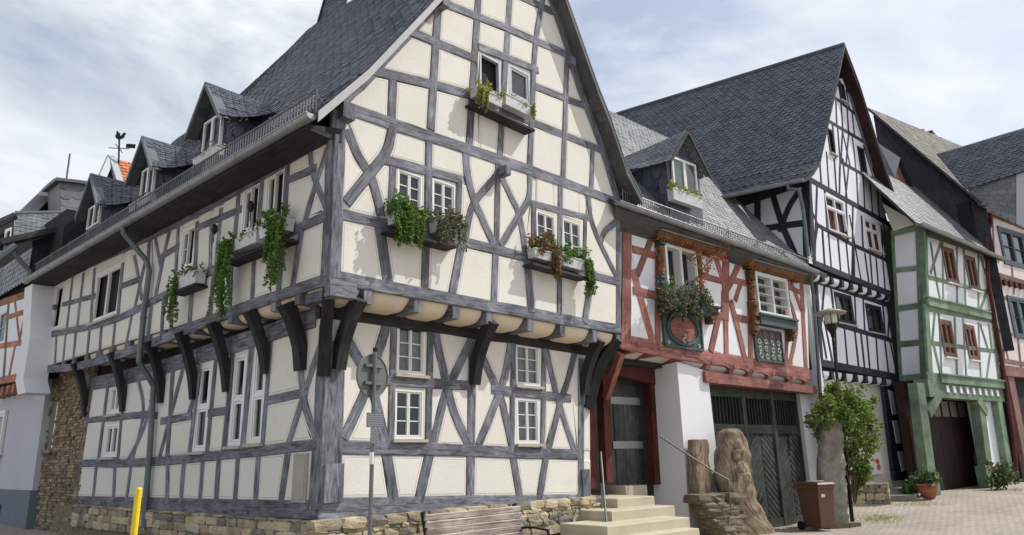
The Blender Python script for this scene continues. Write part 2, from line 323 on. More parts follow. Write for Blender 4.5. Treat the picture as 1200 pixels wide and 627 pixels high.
def p_area(P): return 0.5*sum(P[i][0]*P[(i+1)%len(P)][1]-P[(i+1)%len(P)][0]*P[i][1] for i in range(len(P)))
def clip(P, n, c):                            # keep n.p >= c
    out = []
    for i in range(len(P)):
        a, b = P[i], P[(i+1)%len(P)]; da = n[0]*a[0]+n[1]*a[1]-c; db = n[0]*b[0]+n[1]*b[1]-c
        if da >= 0: out.append(a)
        if (da >= 0) != (db >= 0):
            t = da/(da-db); out.append((a[0]+(b[0]-a[0])*t, a[1]+(b[1]-a[1])*t))
    return out
def inset(P, d):
    n = len(P); out = P
    cx, cz = sum(p[0] for p in P)/n, sum(p[1] for p in P)/n
    res = []
    for i in range(n):
        a, b, c = Vector(P[i-1]), Vector(P[i]), Vector(P[(i+1)%n])
        u = (b-a).normalized(); v = (c-b).normalized(); n1 = Vector((-u.y, u.x)); n2 = Vector((-v.y, v.x))
        den = 1+n1.dot(n2)
        res.append(tuple(b+(n1+n2)*d/max(den, 0.35)))
    return res
def dedupe(P, eps=0.012):
    out = []
    for p in P:
        if not out or math.dist(p, out[-1]) > eps: out.append(p)
    if len(out) > 1 and math.dist(out[0], out[-1]) <= eps: out.pop()
    return out
def panel(f, P, parent, mats, d=0.012, line=True, name='panel'):
    P = dedupe(P)
    if len(P) < 3: return
    if p_area(P) < 0: P = P[::-1]
    if p_area(P) < 0.012: return
    per = sum(math.dist(P[i], P[i-1]) for i in range(len(P))); 
    if p_area(P)/per < 0.018: return
    n = len(P); thin = p_area(P)/per
    rings = [(P, -0.05), (P, d-0.012), (inset(P, 0.010), d)]
    if line and thin > 0.05: rings += [(inset(P, 0.036), d+0.003), (inset(P, 0.043), d+0.003)]
    V = [f.w(q[0], q[1], h) for R_, h in rings for q in R_]; F = []; mi = []
    flip = f.D.cross(Vector((0,0,1))).dot(f.N) < 0
    for k in range(len(rings)-1):
        for i in range(n):
            q = (k*n+i, k*n+(i+1)%n, (k+1)*n+(i+1)%n, (k+1)*n+i); F.append(q[::-1] if flip else q); mi.append(1 if k == 3 else 0)
    q = tuple((len(rings)-1)*n+i for i in range(n)); F.append(q[::-1] if flip else q); mi.append(0)
    uv = [(v.x, v.z) for v in V]
    return mk(name, V, F, mats, parent, uv, mi)
def split_cells(cells, p0, p1, w):
    p0 = Vector(p0); p1 = Vector(p1); t = p1-p0; ln = t.length
    if ln < 1e-4: return cells
    t /= ln; s = (-t.y, t.x); c0 = s[0]*p0.x+s[1]*p0.y; out = []
    for P in cells:
        ds = [s[0]*q[0]+s[1]*q[1]-c0 for q in P]
        if max(ds) <= 0.01 or min(ds) >= -0.01: out.append(P); continue
        ts = []
        for i in range(len(P)):
            a, b = P[i], P[(i+1)%len(P)]; da, db = ds[i], ds[(i+1)%len(P)]
            if (da > 0) != (db > 0):
                k = da/(da-db); q = Vector((a[0]+(b[0]-a[0])*k, a[1]+(b[1]-a[1])*k)); ts.append((q-p0).dot(t))
        if len(ts) < 2: out.append(P); continue
        a, b = min(ts), max(ts); ov = min(b, ln)-max(a, 0)
        if ov < 0.6*(b-a) or ov < 0.04: out.append(P); continue
        A = clip(P, s, c0+w/2); B = clip(P, (-s[0], -s[1]), -c0+w/2)
        for Q in (A, B):
            if len(Q) >= 3 and abs(p_area(Q)) > 0.006: out.append(Q)
    return out
def densify(P, step):
    out = []
    for i in range(len(P)):
        a, b = P[i], P[(i+1)%len(P)]; n = max(1, int(math.dist(a, b)/step))
        out += [(a[0]+(b[0]-a[0])*k/n, a[1]+(b[1]-a[1])*k/n) for k in range(n)]
    return out
def simplify(P, eps=0.002):
    ch = True
    while ch and len(P) > 3:
        ch = False
        for i in range(len(P)):
            a, b, c = P[i-1], P[i], P[(i+1)%len(P)]; L_ = math.dist(a, c)
            if L_ < 1e-6 or abs((c[0]-a[0])*(b[1]-a[1])-(c[1]-a[1])*(b[0]-a[0]))/L_ < eps and (b[0]-a[0])*(c[0]-b[0])+(b[1]-a[1])*(c[1]-b[1]) > 0:
                P = P[:i]+P[i+1:]; ch = True; break
    return P
def split_curved(cells, pts, w):
    pts = catmull(pts, 4); p0, p1 = pts[0], pts[-1]; t = (p1-p0); ln = t.length; t /= ln; s = Vector((-t.y, t.x))
    ss = [(p-p0).dot(t) for p in pts]; hs = [(p-p0).dot(s) for p in pts]
    h = lambda x: float(np.interp(x, ss, hs)); out = []
    for P in cells:
        if not split_cells([P], p0, p1, 0.001) or len(split_cells([P], p0, p1, 0.001)) < 2: out.append(P); continue
        D_ = [Vector(q)-p0 for q in densify(P, 0.07)]; Wp = [(q.dot(t), q.dot(s)-h(q.dot(t))) for q in D_]
        for sg in (1, -1):
            Q = clip(Wp, (0, sg), w/2)
            if len(Q) < 3: continue
            Q = densify(Q, 0.09); Q = [tuple(p0+t*x+s*(y+h(x))) for x, y in Q]; Q = simplify(dedupe(Q, 0.006))
            if len(Q) >= 3 and abs(p_area(Q)) > 0.006: out.append(Q)
    return out
def wall(f, parent, outline, beams, rects, tm, pm, w0=0.15, dd=(0.02, 0.034), line=True, rough=1.0, panels=True):
    """outline: px polygon (convex). beams: (width or None, [px points]) ; rects: window rects in wall coords to leave open"""
    P = [f.uv(*q) for q in outline]
    if p_area(P) < 0: P = P[::-1]
    cells = [P]; B = []
    for w, pts in beams:
        q = [f.uv(pts[i], pts[i+1]) for i in range(0, len(pts), 2)]; B.append((w or w0, q))
    for w, q in sorted(B, key=lambda e: -math.dist(e[1][0], e[1][-1])):
        cells = split_curved(cells, q, w*0.94) if len(q) > 2 else split_cells(cells, q[0], q[-1], w*0.94)
    for r in rects:
        cx, cz = (r[0]+r[1])/2, (r[2]+r[3])/2; new = []
        for C in cells:
            Q = C if p_area(C) > 0 else C[::-1]
            x0, x1 = min(p[0] for p in Q), max(p[0] for p in Q); z0, z1 = min(p[1] for p in Q), max(p[1] for p in Q)
            if x1 < r[0] or x0 > r[1] or z1 < r[2] or z0 > r[3]: new.append(C); continue
            rest = Q                                             # cut the window opening out of the cell
            for nrm, c in (((-1, 0), -r[0]), ((1, 0), r[1]), ((0, -1), -r[2]), ((0, 1), r[3])):
                part = clip(rest, nrm, c)
                if len(part) >= 3 and abs(p_area(part)) > 0.03: new.append(part)
                rest = clip(rest, (-nrm[0], -nrm[1]), -c)
                if len(rest) < 3: break
        cells = new
    if panels:
        for C in cells: panel(f, C, parent, pm, line=line)
        ground = [P]                                             # rendered masonry behind panels and timbers
        for r in rects:
            new = []
            for Q in ground:
                rest = Q
                if max(p[0] for p in Q) < r[0] or min(p[0] for p in Q) > r[1] or max(p[1] for p in Q) < r[2] or min(p[1] for p in Q) > r[3]: new.append(Q); continue
                for nrm, c in (((-1, 0), -r[0]), ((1, 0), r[1]), ((0, -1), -r[2]), ((0, 1), r[3])):
                    part = clip(rest, nrm, c)
                    if len(part) >= 3: new.append(part)
                    rest = clip(rest, (-nrm[0], -nrm[1]), -c)
                    if len(rest) < 3: break
            ground = new
        gb = MB(); flip = f.D.cross(Vector((0,0,1))).dot(f.N) < 0
        for Q in ground:
            if abs(p_area(Q)) > 1e-4: gb.add([f.w(q[0], q[1], -0.003) for q in Q], [tuple(range(len(Q)))[::-1 if flip else 1]])
        gb.build('plaster_ground', pm[0], parent)
    for w, q in B: beam(f, q, w, U(*dd), tm, parent, rough=rough)
def quad_rect(f, q):
    p = [f.uv(q[i], q[i+1]) for i in range(0, 8, 2)]
    x0, x1 = 0.5*(p[0][0]+p[3][0]), 0.5*(p[1][0]+p[2][0]); z1, z0 = 0.5*(p[0][1]+p[1][1]), 0.5*(p[2][1]+p[3][1])
    return (min(x0, x1), max(x0, x1), min(z0, z1), max(z0, z1))
def window(f, r, parent, fm='winwhite', leaves=2, bars=2, sill=None, curtain=True, fr=0.05, back='room', depth=0.06, open_leaf=False, transom=0, d0=0.012, glass=True):
    a0, a1, z0, z1 = r
    b = MB(); o = fr
    b.fbox(f, a0, a0+o, z0, z1, -depth, d0); b.fbox(f, a1-o, a1, z0, z1, -depth, d0)
    b.fbox(f, a0+o, a1-o, z1-o, z1, -depth, d0-0.002); b.fbox(f, a0+o, a1-o, z0, z0+o, -depth, d0-0.002)
    iw = a1-a0-2*o; ztop = z1-o; g = 0.004
    if transom:
        zt = z0+(z1-z0)*transom; b.fbox(f, a0+o, a1-o, zt-o*0.5, zt+o*0.5, -depth, d0-0.004); ztop = zt-o*0.5
    s = max(0.016, fr*0.6); panes = []
    lv = [(a0+o+iw*i/leaves+g, a0+o+iw*(i+1)/leaves-g, z0+o+g, ztop-g) for i in range(leaves)]
    if transom: lv += [(a0+o+iw*i/leaves+g, a0+o+iw*(i+1)/leaves-g, zt+o*0.5+g, z1-o-g) for i in range(leaves)]
    for i, (x0, x1, y0, y1) in enumerate(lv):
        if open_leaf and i == 0: continue
        b.fbox(f, x0, x0+s, y0, y1, -depth+0.01, d0-0.012); b.fbox(f, x1-s, x1, y0, y1, -depth+0.01, d0-0.012)
        b.fbox(f, x0+s, x1-s, y1-s, y1, -depth+0.01, d0-0.014); b.fbox(f, x0+s, x1-s, y0, y0+s, -depth+0.01, d0-0.014)
        panes.append((x0+s, x1-s, y0+s, y1-s, bars if i < leaves else 0))
    wo_ = b.build('window', fm, parent)
    for x0, x1, y0, y1, nb in panes:
        if not glass: continue
        p = MB(); p.fbox(f, x0-0.004, x1+0.004, y0-0.004, y1+0.004, -depth+0.022, -depth+0.028); p.build('pane', 'glass', wo_)
        if nb:
            for k in range(nb):
                q = MB(); zz = y0+(y1-y0)*(k+1)/(nb+1); q.fbox(f, x0, x1, zz-0.007, zz+0.007, -depth+0.03, d0-0.026); q.build('glazing_bar', fm, wo_)
    if curtain:
        c = MB(); n = 14; V = []
        for k in range(n+1):
            x = a0+o+iw*k/n; V += [f.w(x, z0+o, -depth-0.015-0.008*(k%2)), f.w(x, ztop, -depth-0.015-0.008*(k%2))]
        c.add(V, [(2*k, 2*k+2, 2*k+3, 2*k+1) for k in range(n)]); c.build('curtain', 'curtain', wo_)
    if back != 'room':
        c = MB(); c.fbox(f, a0+o, a1-o, z0+o, z1-o, -depth-0.04, -depth-0.032); c.build('inner_board', back, wo_)
    if sill:
        c = MB(); c.fbox(f, a0-0.05, a1+0.05, z0-0.05, z0-0.005, -0.03, d0+0.07); c.build('window_sill', sill, wo_)
    return wo_
# ---------------------------------------------------------------- slates
def slates(b, P0, P1, P2, P3, cw=0.14, sw=0.2, lift=0.016, m=0, scal=0.35, jit=1.0, flipn=False):
    """courses of slates on the patch P0 P1 (eave) P2 P3 (top)"""
    P0, P1, P2, P3 = [Vector(p) for p in (P0, P1, P2, P3)]
    H = ((P3-P0).length+(P2-P1).length)/2; nc = max(1, round(H/cw))
    nrm = (P1-P0).cross(P3-P0)
    if nrm.length < 1e-9: nrm = (P1-P0).cross(P2-P0)
    nrm.normalize()
    if flipn: nrm = -nrm
    def S(u, t): return (P0*(1-u)+P1*u)*(1-t)+(P3*(1-u)+P2*u)*t
    V = []; F = []
    for i in range(nc):
        t0 = i/nc; t1 = min(1.0, (i+1.35)/nc); Lc = (S(1, t0)-S(0, t0)).length; ns = max(1, round(Lc/sw)); off = (i % 2)*0.5
        for j in range(-1 if off else 0, ns):
            u0 = (j+off)/ns; u1 = (j+1+off)/ns; 
            if u1 <= 0 or u0 >= 1: continue
            u0 = max(0, u0); u1 = min(1, u1); g = 0.004/max(Lc, 0.1)
            tb = t0+(U(-0.07, 0.07) if RND() > .015 else U(-.35, .1))*jit/nc; dt = scal/nc; l = lift*U(0.75, 1.4)
            q = [S(u0+g, t1)+nrm*0.002, S(u1-g, t1)+nrm*0.002, S(u1-g, tb+dt)+nrm*l, S(u0+(u1-u0)*0.72, tb)+nrm*l, S(u0+(u1-u0)*0.28, tb)+nrm*l, S(u0+g, tb+dt)+nrm*l]
            lo = [q[k]-nrm*(l+0.002) for k in (2,3,4,5)]; n = len(V); V += q+lo
            ff = [(n+5, n+4, n+3, n+2, n+1, n), (n+2, n+3, n+7, n+6), (n+3, n+4, n+8, n+7), (n+4, n+5, n+9, n+8)]
            F += [x[::-1] for x in ff] if flipn else ff
    b.add(V, F, None, m)
# ---------------------------------------------------------------- foliage
def leaf_add(V, F, p, size, droop=0.0):
    n = Vector((U(-1,1), U(-1,1), U(-0.3,1))).normalized(); t = n.orthogonal().normalized(); t.rotate(Matrix.Rotation(U(0, 6.28), 3, n))
    t.z -= droop; t.normalize(); b = n.cross(t).normalized(); s = size*U(0.6, 1.3); k = len(V); w = s*U(0.32, 0.5)
    V += [p, p+t*s*0.5+b*w+n*s*0.08, p+t*s, p+t*s*0.5-b*w+n*s*0.08]; F.append((k, k+1, k+2, k+3))
def foliage(name, mat, parent, blobs, size, strands=(), droop=0.2, kind='stuff'):
    """blobs: (centre, (rx,ry,rz), leaves); strands: (start, length, leaves)"""
    V = []; F = []
    for c, r, n in blobs:
        c = Vector(c); subs = [(Vector((random.gauss(0,0.45), random.gauss(0,0.45), random.gauss(0,0.45))), U(0.25, 0.5)) for _ in range(max(4, n//28))]
        for _ in range(n):
            s, rr = random.choice(subs); q = s+Vector((random.gauss(0,1), random.gauss(0,1), random.gauss(0,1)))*rr*0.5
            if q.length > 1.25: q *= 1.25/q.length
            leaf_add(V, F, c+Vector((q.x*r[0], q.y*r[1], q.z*r[2])), size, droop)
    for st, ln, n in strands:
        p = Vector(st); dx = Vector((U(-0.12,0.12), U(-0.12,0.12), 0))
        for k in range(n):
            t = k/n; q = p+dx*t*ln-Vector((0,0,ln*t))+Vector((U(-1,1), U(-1,1), U(-1,1)))*0.022*(1.2-t)
            leaf_add(V, F, q, size*0.9, 0.6)
    return mk(name, V, F, mat, parent, kind=kind)
def sph_noise(p, s, seed=0): return noise.noise(Vector(p)*s+Vector((seed*7.3, seed*3.1, seed)))
# ================================================================ ground
def gz(x, y):
    def lerp(t, a): 
        for (x0, v0), (x1, v1) in zip(a, a[1:]):
            if t <= x1: return v0+(v1-v0)*max(0, min(1, (t-x0)/(x1-x0)))
        return a[-1][1]
    d = lerp(x, [(9, 0.0), (16, -0.12), (18.5, -0.2), (19.5, -0.17), (21, -0.02), (23, 0.18), (25, 0.28), (28, 0.31), (36, 0.5), (80, 0.9), (400, 2)])
    l = lerp(y, [(10, 0.0), (18, 0.24), (30, 0.5), (200, 2)])
    return max(d, -0.3)+(l if x < 12 else l*max(0, 1-(x-12)/6))
def on_ground(u, v):
    r = Vector(ray(u, v)); lo, hi = 3.0, 3.0
    while hi < 200:
        p = Vector(EYE)+r/FPX*hi
        if p.z < gz(p.x, p.y): break
        lo = hi; hi += .25
    for _ in range(24):
        m_ = (lo+hi)/2; p = Vector(EYE)+r/FPX*m_
        if p.z < gz(p.x, p.y): hi = m_
        else: lo = m_
    return Vector(EYE)+r/FPX*hi
xs = [-400, -150, -60, -30, -15, -8, -4]+[i*1.0 for i in range(-2, 41)]+[44, 50, 60, 80, 120, 200, 400]
ys = [-400, -150, -60, -30, -15, -8]+[i*1.0 for i in range(-6, 31)]+[36, 50, 80, 150, 400]
V = [(x, y, gz(x, y)-0.02) for x in xs for y in ys]; ny = len(ys)
F = [(i*ny+j, (i+1)*ny+j, (i+1)*ny+j+1, i*ny+j+1) for i in range(len(xs)-1) for j in range(ny-1)]
# concrete setts with worn joints
m, t, b = newmat('beige street setts'); l = t.links.new
g = N(t, 'ShaderNodeNewGeometry'); mpp = N(t, 'ShaderNodeMapping'); mpp.inputs['Rotation'].default_value = (0, 0, 0.6); l(g.outputs['Position'], mpp.inputs[0])
br = N(t, 'ShaderNodeTexBrick', _Scale=1.0, _Mortar_Size=0.012, _Brick_Width=0.21, _Row_Height=0.105); l(mpp.outputs[0], br.inputs['Vector'])
br.inputs['Color1'].default_value = (0.42, 0.36, 0.305, 1); br.inputs['Color2'].default_value = (0.35, 0.295, 0.25, 1); br.inputs['Mortar'].default_value = (0.24, 0.20, 0.16, 1)
n1 = N(t, 'ShaderNodeTexNoise', _Scale=0.7, _Detail=8.0, _Roughness=0.7); l(g.outputs['Position'], n1.inputs['Vector'])
mr = N(t, 'ShaderNodeMapRange'); mr.inputs['From Min'].default_value = 0.3; mr.inputs['From Max'].default_value = 0.7; mr.inputs['To Min'].default_value = 0.78; mr.inputs['To Max'].default_value = 1.15; l(n1.outputs['Fac'], mr.inputs['Value'])
v = N(t, 'ShaderNodeVectorMath', operation='SCALE'); l(br.outputs['Color'], v.inputs[0]); l(mr.outputs[0], v.inputs['Scale'])
l(v.outputs[0], b.inputs['Base Color']); b.inputs['Roughness'].default_value = 0.9
bp = N(t, 'ShaderNodeBump', _Strength=0.5, _Distance=0.01); bp.invert = True; l(br.outputs['Fac'], bp.inputs['Height']); l(bp.outputs[0], b.inputs['Normal'])
M['setts'] = m
o = mk('street_paving', V, F, 'setts'); o['kind'] = 'structure'; o['label'] = 'beige paved street in front of the houses'
# ================================================================ the corner house
G1 = Fac((5.65, 8.65), (1, 0)); G2 = Fac((5.33, 8.16), (1, 0)); L1 = Fac((5.65, 8.65), (0, 1)); L2 = Fac((5.33, 8.16), (0, 1))
H = thing('timber_framed_house', (8.6, 13, 0), 'large cream and grey timber-framed corner house with steep slate roof', 'house')
CL = ['cream', 'line']
def rects(f, qs): return [quad_rect(f, q) for q in qs]
# --- gable front, upper storey
g2w = rects(G2, [(466,199,495,206,493,252,464,246), (507,210,534,217,532,262,505,256), (629,247,651,254,650,298,628,293), (660,257,681,262,680,305,659,300)])
g2b = [(.18,[384,323,560,356,727,386]), (.15,[394,250,550,285,725,331]), (.19,[394,123,480,153,560,179,657,213,727,239]),
 (.14,[448,187,540,211]), (.13,[622,238,690,256]), (.21,[397,130,390,325]), (None,[406,152,420,185,433,205,442,235,446,253]), (None,[460,148,452,178,435,201,405,238]),
 (.12,[460,190,457,266]), (.13,[502,162,500,282]), (None,[545,176,547,205,555,235,566,260,578,287]), (.11,[538,212,535,282]), (.13,[583,190,581,295]),
 (.13,[580,208,557,235,549,255,545,280]), (.14,[588,210,600,235,607,250,612,275,615,299]), (.13,[620,206,619,232,608,252,586,288]),
 (.12,[625,240,624,303]), (.14,[656,215,655,312]), (.10,[685,257,683,320]), (.13,[689,228,692,257,702,284,722,325]), (.13,[724,258,708,272,703,285]), (.15,[724,242,724,386]),
 (.17,[444,264,454,330]), (.14,[499,277,497,340]), (.15,[540,288,529,345]), (.14,[580,296,578,355]), (.16,[617,304,622,366]), (.14,[655,314,655,372]), (.15,[692,326,684,378])]
wall(G2, H, [(386,323),(727,386),(727,239),(395,123)], [(w_*1.12 if w_ else .17, q_) for w_, q_ in g2b], g2w, 'tgrey', CL)
for r in g2w: window(G2, r, H, 'winwhite', 2, 2, curtain=False, fr=0.03)
# --- attic of the gable
g3w = rects(G2, [(562,62,587,71,586,111,560,104), (596,77,622,85,620,121,595,114)])
g3b = [(.20,[396,121,433,86,508,4,560,-52]), (.16,[434,83,500,98,552,112]), (.15,[474,35,556,69]), (.15,[513,2,590,32,668,66]), (.14,[560,55,630,83]), (.16,[600,-8,654,17]),
 (.15,[625,101,660,115,690,126]), (.15,[586,128,660,159,707,177]), (.15,[561,-20,549,172]), (.14,[598,-20,585,184]), (.13,[637,-10,627,50,624,100,620,197]), (.14,[664,66,659,214]), (.14,[694,174,692,224]),
 (.15,[460,88,458,142]), (.15,[513,4,504,152]), (.2,[606,-100,645,0,667,64,679,105,704,172,724,238])]
wall(G2, H, [(398,124),(727,237),(704,172),(667,64),(620,-70),(610,-80),(434,86)], [(w_*1.12 if w_ else .17, q_) for w_, q_ in g3b], g3w, 'tgrey', CL)
window(G2, g3w[0], H, 'wingrey', 1, 0, curtain=False, fr=0.06, open_leaf=True); window(G2, g3w[1], H, 'wingrey', 1, 0, curtain=False, fr=0.06)
# --- gable front, ground storey
g1w = rects(G1, [(465,381,498,384,497,440,464,438), (462,456,496,457,495,516,461,513), (604,402,632,406,631,454,604,450), (605,467,632,468,630,521,605,519)])
g1b = [(.26,[373,597,693,588]), (.17,[395,524,550,528,676,533]), (.14,[436,445,548,452]), (.14,[575,456,668,467]), (.27,[393,400,388,590]), (.17,[554,345,550,588]), (.17,[680,420,680,585]),
 (.15,[400,385,416,415,432,445,441,475,451,520]), (.15,[456,370,443,412,427,460,402,514]), (.11,[461,368,457,520]), (.12,[504,374,501,524]),
 (.15,[508,380,516,420,523,450,532,485,549,522]), (.15,[551,400,530,443,519,470,506,524]), (.15,[556,400,570,430,585,462,592,490,600,526]), (.15,[600,388,591,440,579,475,560,522]),
 (.11,[601,390,599,528]), (.12,[637,396,635,532]), (.14,[638,402,646,440,655,475,673,530]), (.14,[675,405,665,445,655,475,641,533]),
 (.17,[452,530,461,588]), (.17,[503,530,490,588]), (.16,[600,533,609,586]), (.15,[639,536,631,585])]
wall(G1, H, [(376,607),(692,597),(690,408),(380,352)], [(w_*1.12 if w_ else .17, q_) for w_, q_ in g1b], g1w, 'tgrey', CL)
beam(G1, [G1.uv(385,356), G1.uv(688,404)], .42, .04, 'tdark', H)  # plate below the coves: charcoal tone combines dark wood and painted jetty shadow
for i, r in enumerate(g1w): window(G1, r, H, 'winwhite', 2, 2, sill='sill', curtain=(i != 1), fr=0.034)
def blk(f, px, w, h, d, mat='tgrey', name='beam_end', d0=0.0):
    a, z = f.uv(*px); b = MB(); b.fbox(f, a-w/2, a+w/2, z-h/2, z+h/2, d0, d); return b.build(name, mat, H)
blk(G2, (585,203), .13, .17, .22); blk(G2, (725,247), .17, .2, .20); blk(G2, (402,134), .2, .24, .16); blk(G2, (514,7), .15, .17, .2); blk(G2, (665,74), .15, .18, .16)
for f, px in ((G1, (388,566)), (G1, (684,566))): blk(f, px, .3 if px[0] < 500 else .22, .5, .075, name='post_foot')
# --- street side, upper storey
l2w = rects(L2, [(65,337,75,332,70,384,61,388), (113,320,143,310,138,369,108,379), (213,271,230,263,228,310,211,318), (285,222,306,212,303,268,283,276), (312,205,336,195,332,254,310,263)])
l2b = [(.17,[39,432,70,432,100,427,170,405,277,363,385,327]), (.15,[44,394,87,387,137,374,195,345,300,291,388,251]), (.17,[46,337,210,262,388,160]),
 (.13,[49,363,65,360]), (.13,[74,357,112,347]), (.13,[141,336,165,327]), (.13,[190,301,211,288]), (.13,[231,268,284,245]), (.13,[336,212,372,197]),
 (.22,[51,338,40,434]), (.11,[59,336,47,392]), (.12,[86,325,79,388]), (.12,[99,320,91,386]), (.13,[112,315,107,382]), (.13,[145,308,139,372]), (.12,[158,300,163,325,167,350]), (.12,[171,308,158,365]),
 (.12,[176,284,172,358]), (.11,[183,281,189,312]), (.12,[200,270,193,300,183,350]), (.12,[210,266,206,340]), (.13,[232,260,229,333]), (.11,[249,262,247,322]), (.14,[260,244,253,320]),
 (.13,[281,224,274,304]), (.13,[308,212,302,291]), (.13,[338,194,333,278]), (.12,[364,178,368,205,384,246]), (.12,[385,175,372,212,357,266]), (.22,[389,160,382,330]),
 (.12,[51,395,49,431]), (.12,[58,394,55,431]), (.12,[67,393,65,431]), (.12,[78,391,74,430]), (.12,[90,388,86,428]), (.12,[106,385,102,426]), (.12,[120,381,117,422]), (.12,[136,376,132,418]), (.12,[155,371,147,412]),
 (.12,[179,356,174,403]), (.12,[193,348,190,398]), (.12,[204,343,201,393]), (.12,[227,333,223,384]), (.13,[252,320,247,374]), (.13,[272,310,270,366]), (.13,[299,293,296,354]), (.13,[334,277,327,342]), (.13,[355,266,344,336])]
wall(L2, H, [(39,434),(385,328),(389,160),(46,337)], l2b, l2w, 'tgrey', CL)
window(L2, l2w[0], H, 'winwhite', 1, 0, curtain=False, glass=False); window(L2, l2w[1], H, 'winwhite', 2, 0, sill='sill', curtain=False, fr=.06, glass=False); window(L2, l2w[2], H, 'winwhite', 2, 1, curtain=False, open_leaf=True, fr=.06)
for r in l2w[3:]: window(L2, r, H, 'winwhite', 2, 0, curtain=False, fr=.06, open_leaf=True)
# --- street side, ground storey
l1w = rects(L1, [(130,452,142,450,141,484,129,486), (124,497,139,496,138,535,123,536), (235,429,250,426,240,528,225,530), (277,417,292,413,282,521,267,524), (300,410,315,405,307,518,291,521)])
l1b = [(.24,[87,588,371,598]), (.15,[93,543,169,542,278,532,372,521]), (.30,[98,452,180,434,372,372]), (.13,[100,493,169,486,186,487]), (.13,[190,494,226,487]), (.13,[245,484,269,481]), (.13,[313,470,362,459]),
 (.15,[108,458,88,590]), (.13,[128,448,116,542]), (.12,[147,442,139,541]), (.12,[162,440,169,482,156,541]), (.12,[184,446,170,500,150,541]), (.14,[180,440,174,590]), (.13,[204,432,197,540]), (.13,[216,430,202,482,187,540]),
 (.13,[226,428,232,450,222,487]), (.12,[236,425,223,534]), (.14,[254,420,243,535]), (.12,[274,412,263,530]), (.15,[296,407,285,528]), (.12,[318,402,308,526]), (.15,[352,384,356,462,374,521]), (.14,[378,400,357,463,338,523]), (.24,[381,380,368,597]),
 (.12,[114,545,110,586]), (.12,[136,544,134,587]), (.12,[155,543,149,587]), (.12,[198,540,197,590]), (.12,[217,538,213,590]), (.12,[239,536,235,591]), (.12,[258,534,254,592]), (.12,[280,533,276,593]), (.13,[304,530,300,594]), (.16,[339,526,329,595])]
wall(L1, H, [(88,590),(371,600),(379,372),(105,452)], l1b, l1w, 'tgrey', CL)
for i, r in enumerate(l1w): window(L1, r, H, 'winwhite', 1 if i > 1 else 2, 0, sill='sill', curtain=(i < 2), fr=.06, transom=0.5 if i > 1 else 0)
a, z = L1.uv(354, 558); b = MB(); b.fbox(L1, a-.17, a+.17, z-.34, z+.3, 0, .045); b.fbox(L1, a-.13, a+.13, z-.30, z+.26, .045, .053); b.build('stone_plaque', 'plaque', H)
# --- body behind the fronts
ZS = 4.0; YE = at_x(40, 436, 5.33).y
b = MB()
b.hexa([(5.75,8.75,.35),(11.6,8.75,.35),(11.6,18.2,.35),(5.75,18.2,.35),(5.75,8.75,ZS),(11.6,8.75,ZS),(11.6,18.2,ZS),(5.75,18.2,ZS)])
b.hexa([(5.43,8.26,ZS-.02),(12.3,8.26,ZS-.02),(12.3,YE,ZS-.02),(5.43,YE,ZS-.02),(5.43,8.26,6.5),(12.3,8.26,6.5),(12.3,YE,6.5),(5.43,YE,6.5)])
b.add([(5.5,8.27,6.45),(12.5,8.27,6.45),(9.8,8.27,12.3)], [(0,1,2)])
b.build('wall_core', 'room', H)
# --- jetty: joist ends, coves and brackets
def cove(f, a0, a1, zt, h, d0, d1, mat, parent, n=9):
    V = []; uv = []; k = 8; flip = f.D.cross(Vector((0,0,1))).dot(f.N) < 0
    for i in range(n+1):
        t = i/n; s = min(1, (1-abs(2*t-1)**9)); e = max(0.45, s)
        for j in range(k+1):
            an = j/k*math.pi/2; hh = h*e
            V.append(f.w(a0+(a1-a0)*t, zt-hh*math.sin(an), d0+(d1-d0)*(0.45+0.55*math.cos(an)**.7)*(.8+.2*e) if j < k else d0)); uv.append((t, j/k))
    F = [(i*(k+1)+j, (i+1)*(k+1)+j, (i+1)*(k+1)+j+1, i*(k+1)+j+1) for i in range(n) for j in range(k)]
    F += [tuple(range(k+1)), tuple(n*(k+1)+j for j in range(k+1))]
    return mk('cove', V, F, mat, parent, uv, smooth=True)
def jetty(f, pxs, proj, zt, h, jw, parent, tm, cm, d_in=0.0):
    aa = [f.uv(*p)[0] for p in pxs]
    for a in aa:
        b = MB(); b.fbox(f, a-jw/2, a+jw/2, zt-h*0.95, zt, -proj-0.1, U(0.0, 0.02)); b.build('joist_end', tm, parent)
    for a0, a1 in zip(aa, aa[1:]):
        if abs(a1-a0) > jw*1.3:
            s = 1 if a1 > a0 else -1; cove(f, a0+s*jw*0.5, a1-s*jw*0.5, zt, h, -proj-0.05, -0.03, cm, parent)
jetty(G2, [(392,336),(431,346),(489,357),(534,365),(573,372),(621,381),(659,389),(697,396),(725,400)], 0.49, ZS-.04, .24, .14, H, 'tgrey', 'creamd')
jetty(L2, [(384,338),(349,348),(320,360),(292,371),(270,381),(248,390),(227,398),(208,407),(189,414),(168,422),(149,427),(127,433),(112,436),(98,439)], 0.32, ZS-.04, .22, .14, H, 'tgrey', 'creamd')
def bracket(f, a, z0, z1, proj, w, mat, parent, lean=0.0, thick=(.2,.16,.17,.22)):
    pts = [f.w(a, z0, 0.02), f.w(a+lean*.2, z0+(z1-z0)*.38, proj*.28), f.w(a+lean*.6, z0+(z1-z0)*.75, proj*.66), f.w(a+lean, z1, proj*1.02)]
    P = catmull([tuple(p) for p in pts], 3); n = len(P)
    th = [np.interp(i/(n-1), [0,.33,.66,1], thick) for i in range(n)]
    b = MB(); b.strut(P, f.D, w, th); return b.build('jetty_bracket', mat, parent)
for px in ((553,450), (682,462), (394,432)):
    a, z = G1.uv(*px); bracket(G1, a+(.0 if px[0] < 600 else .0), z, ZS-.2, .47, .17, 'tdark', H)
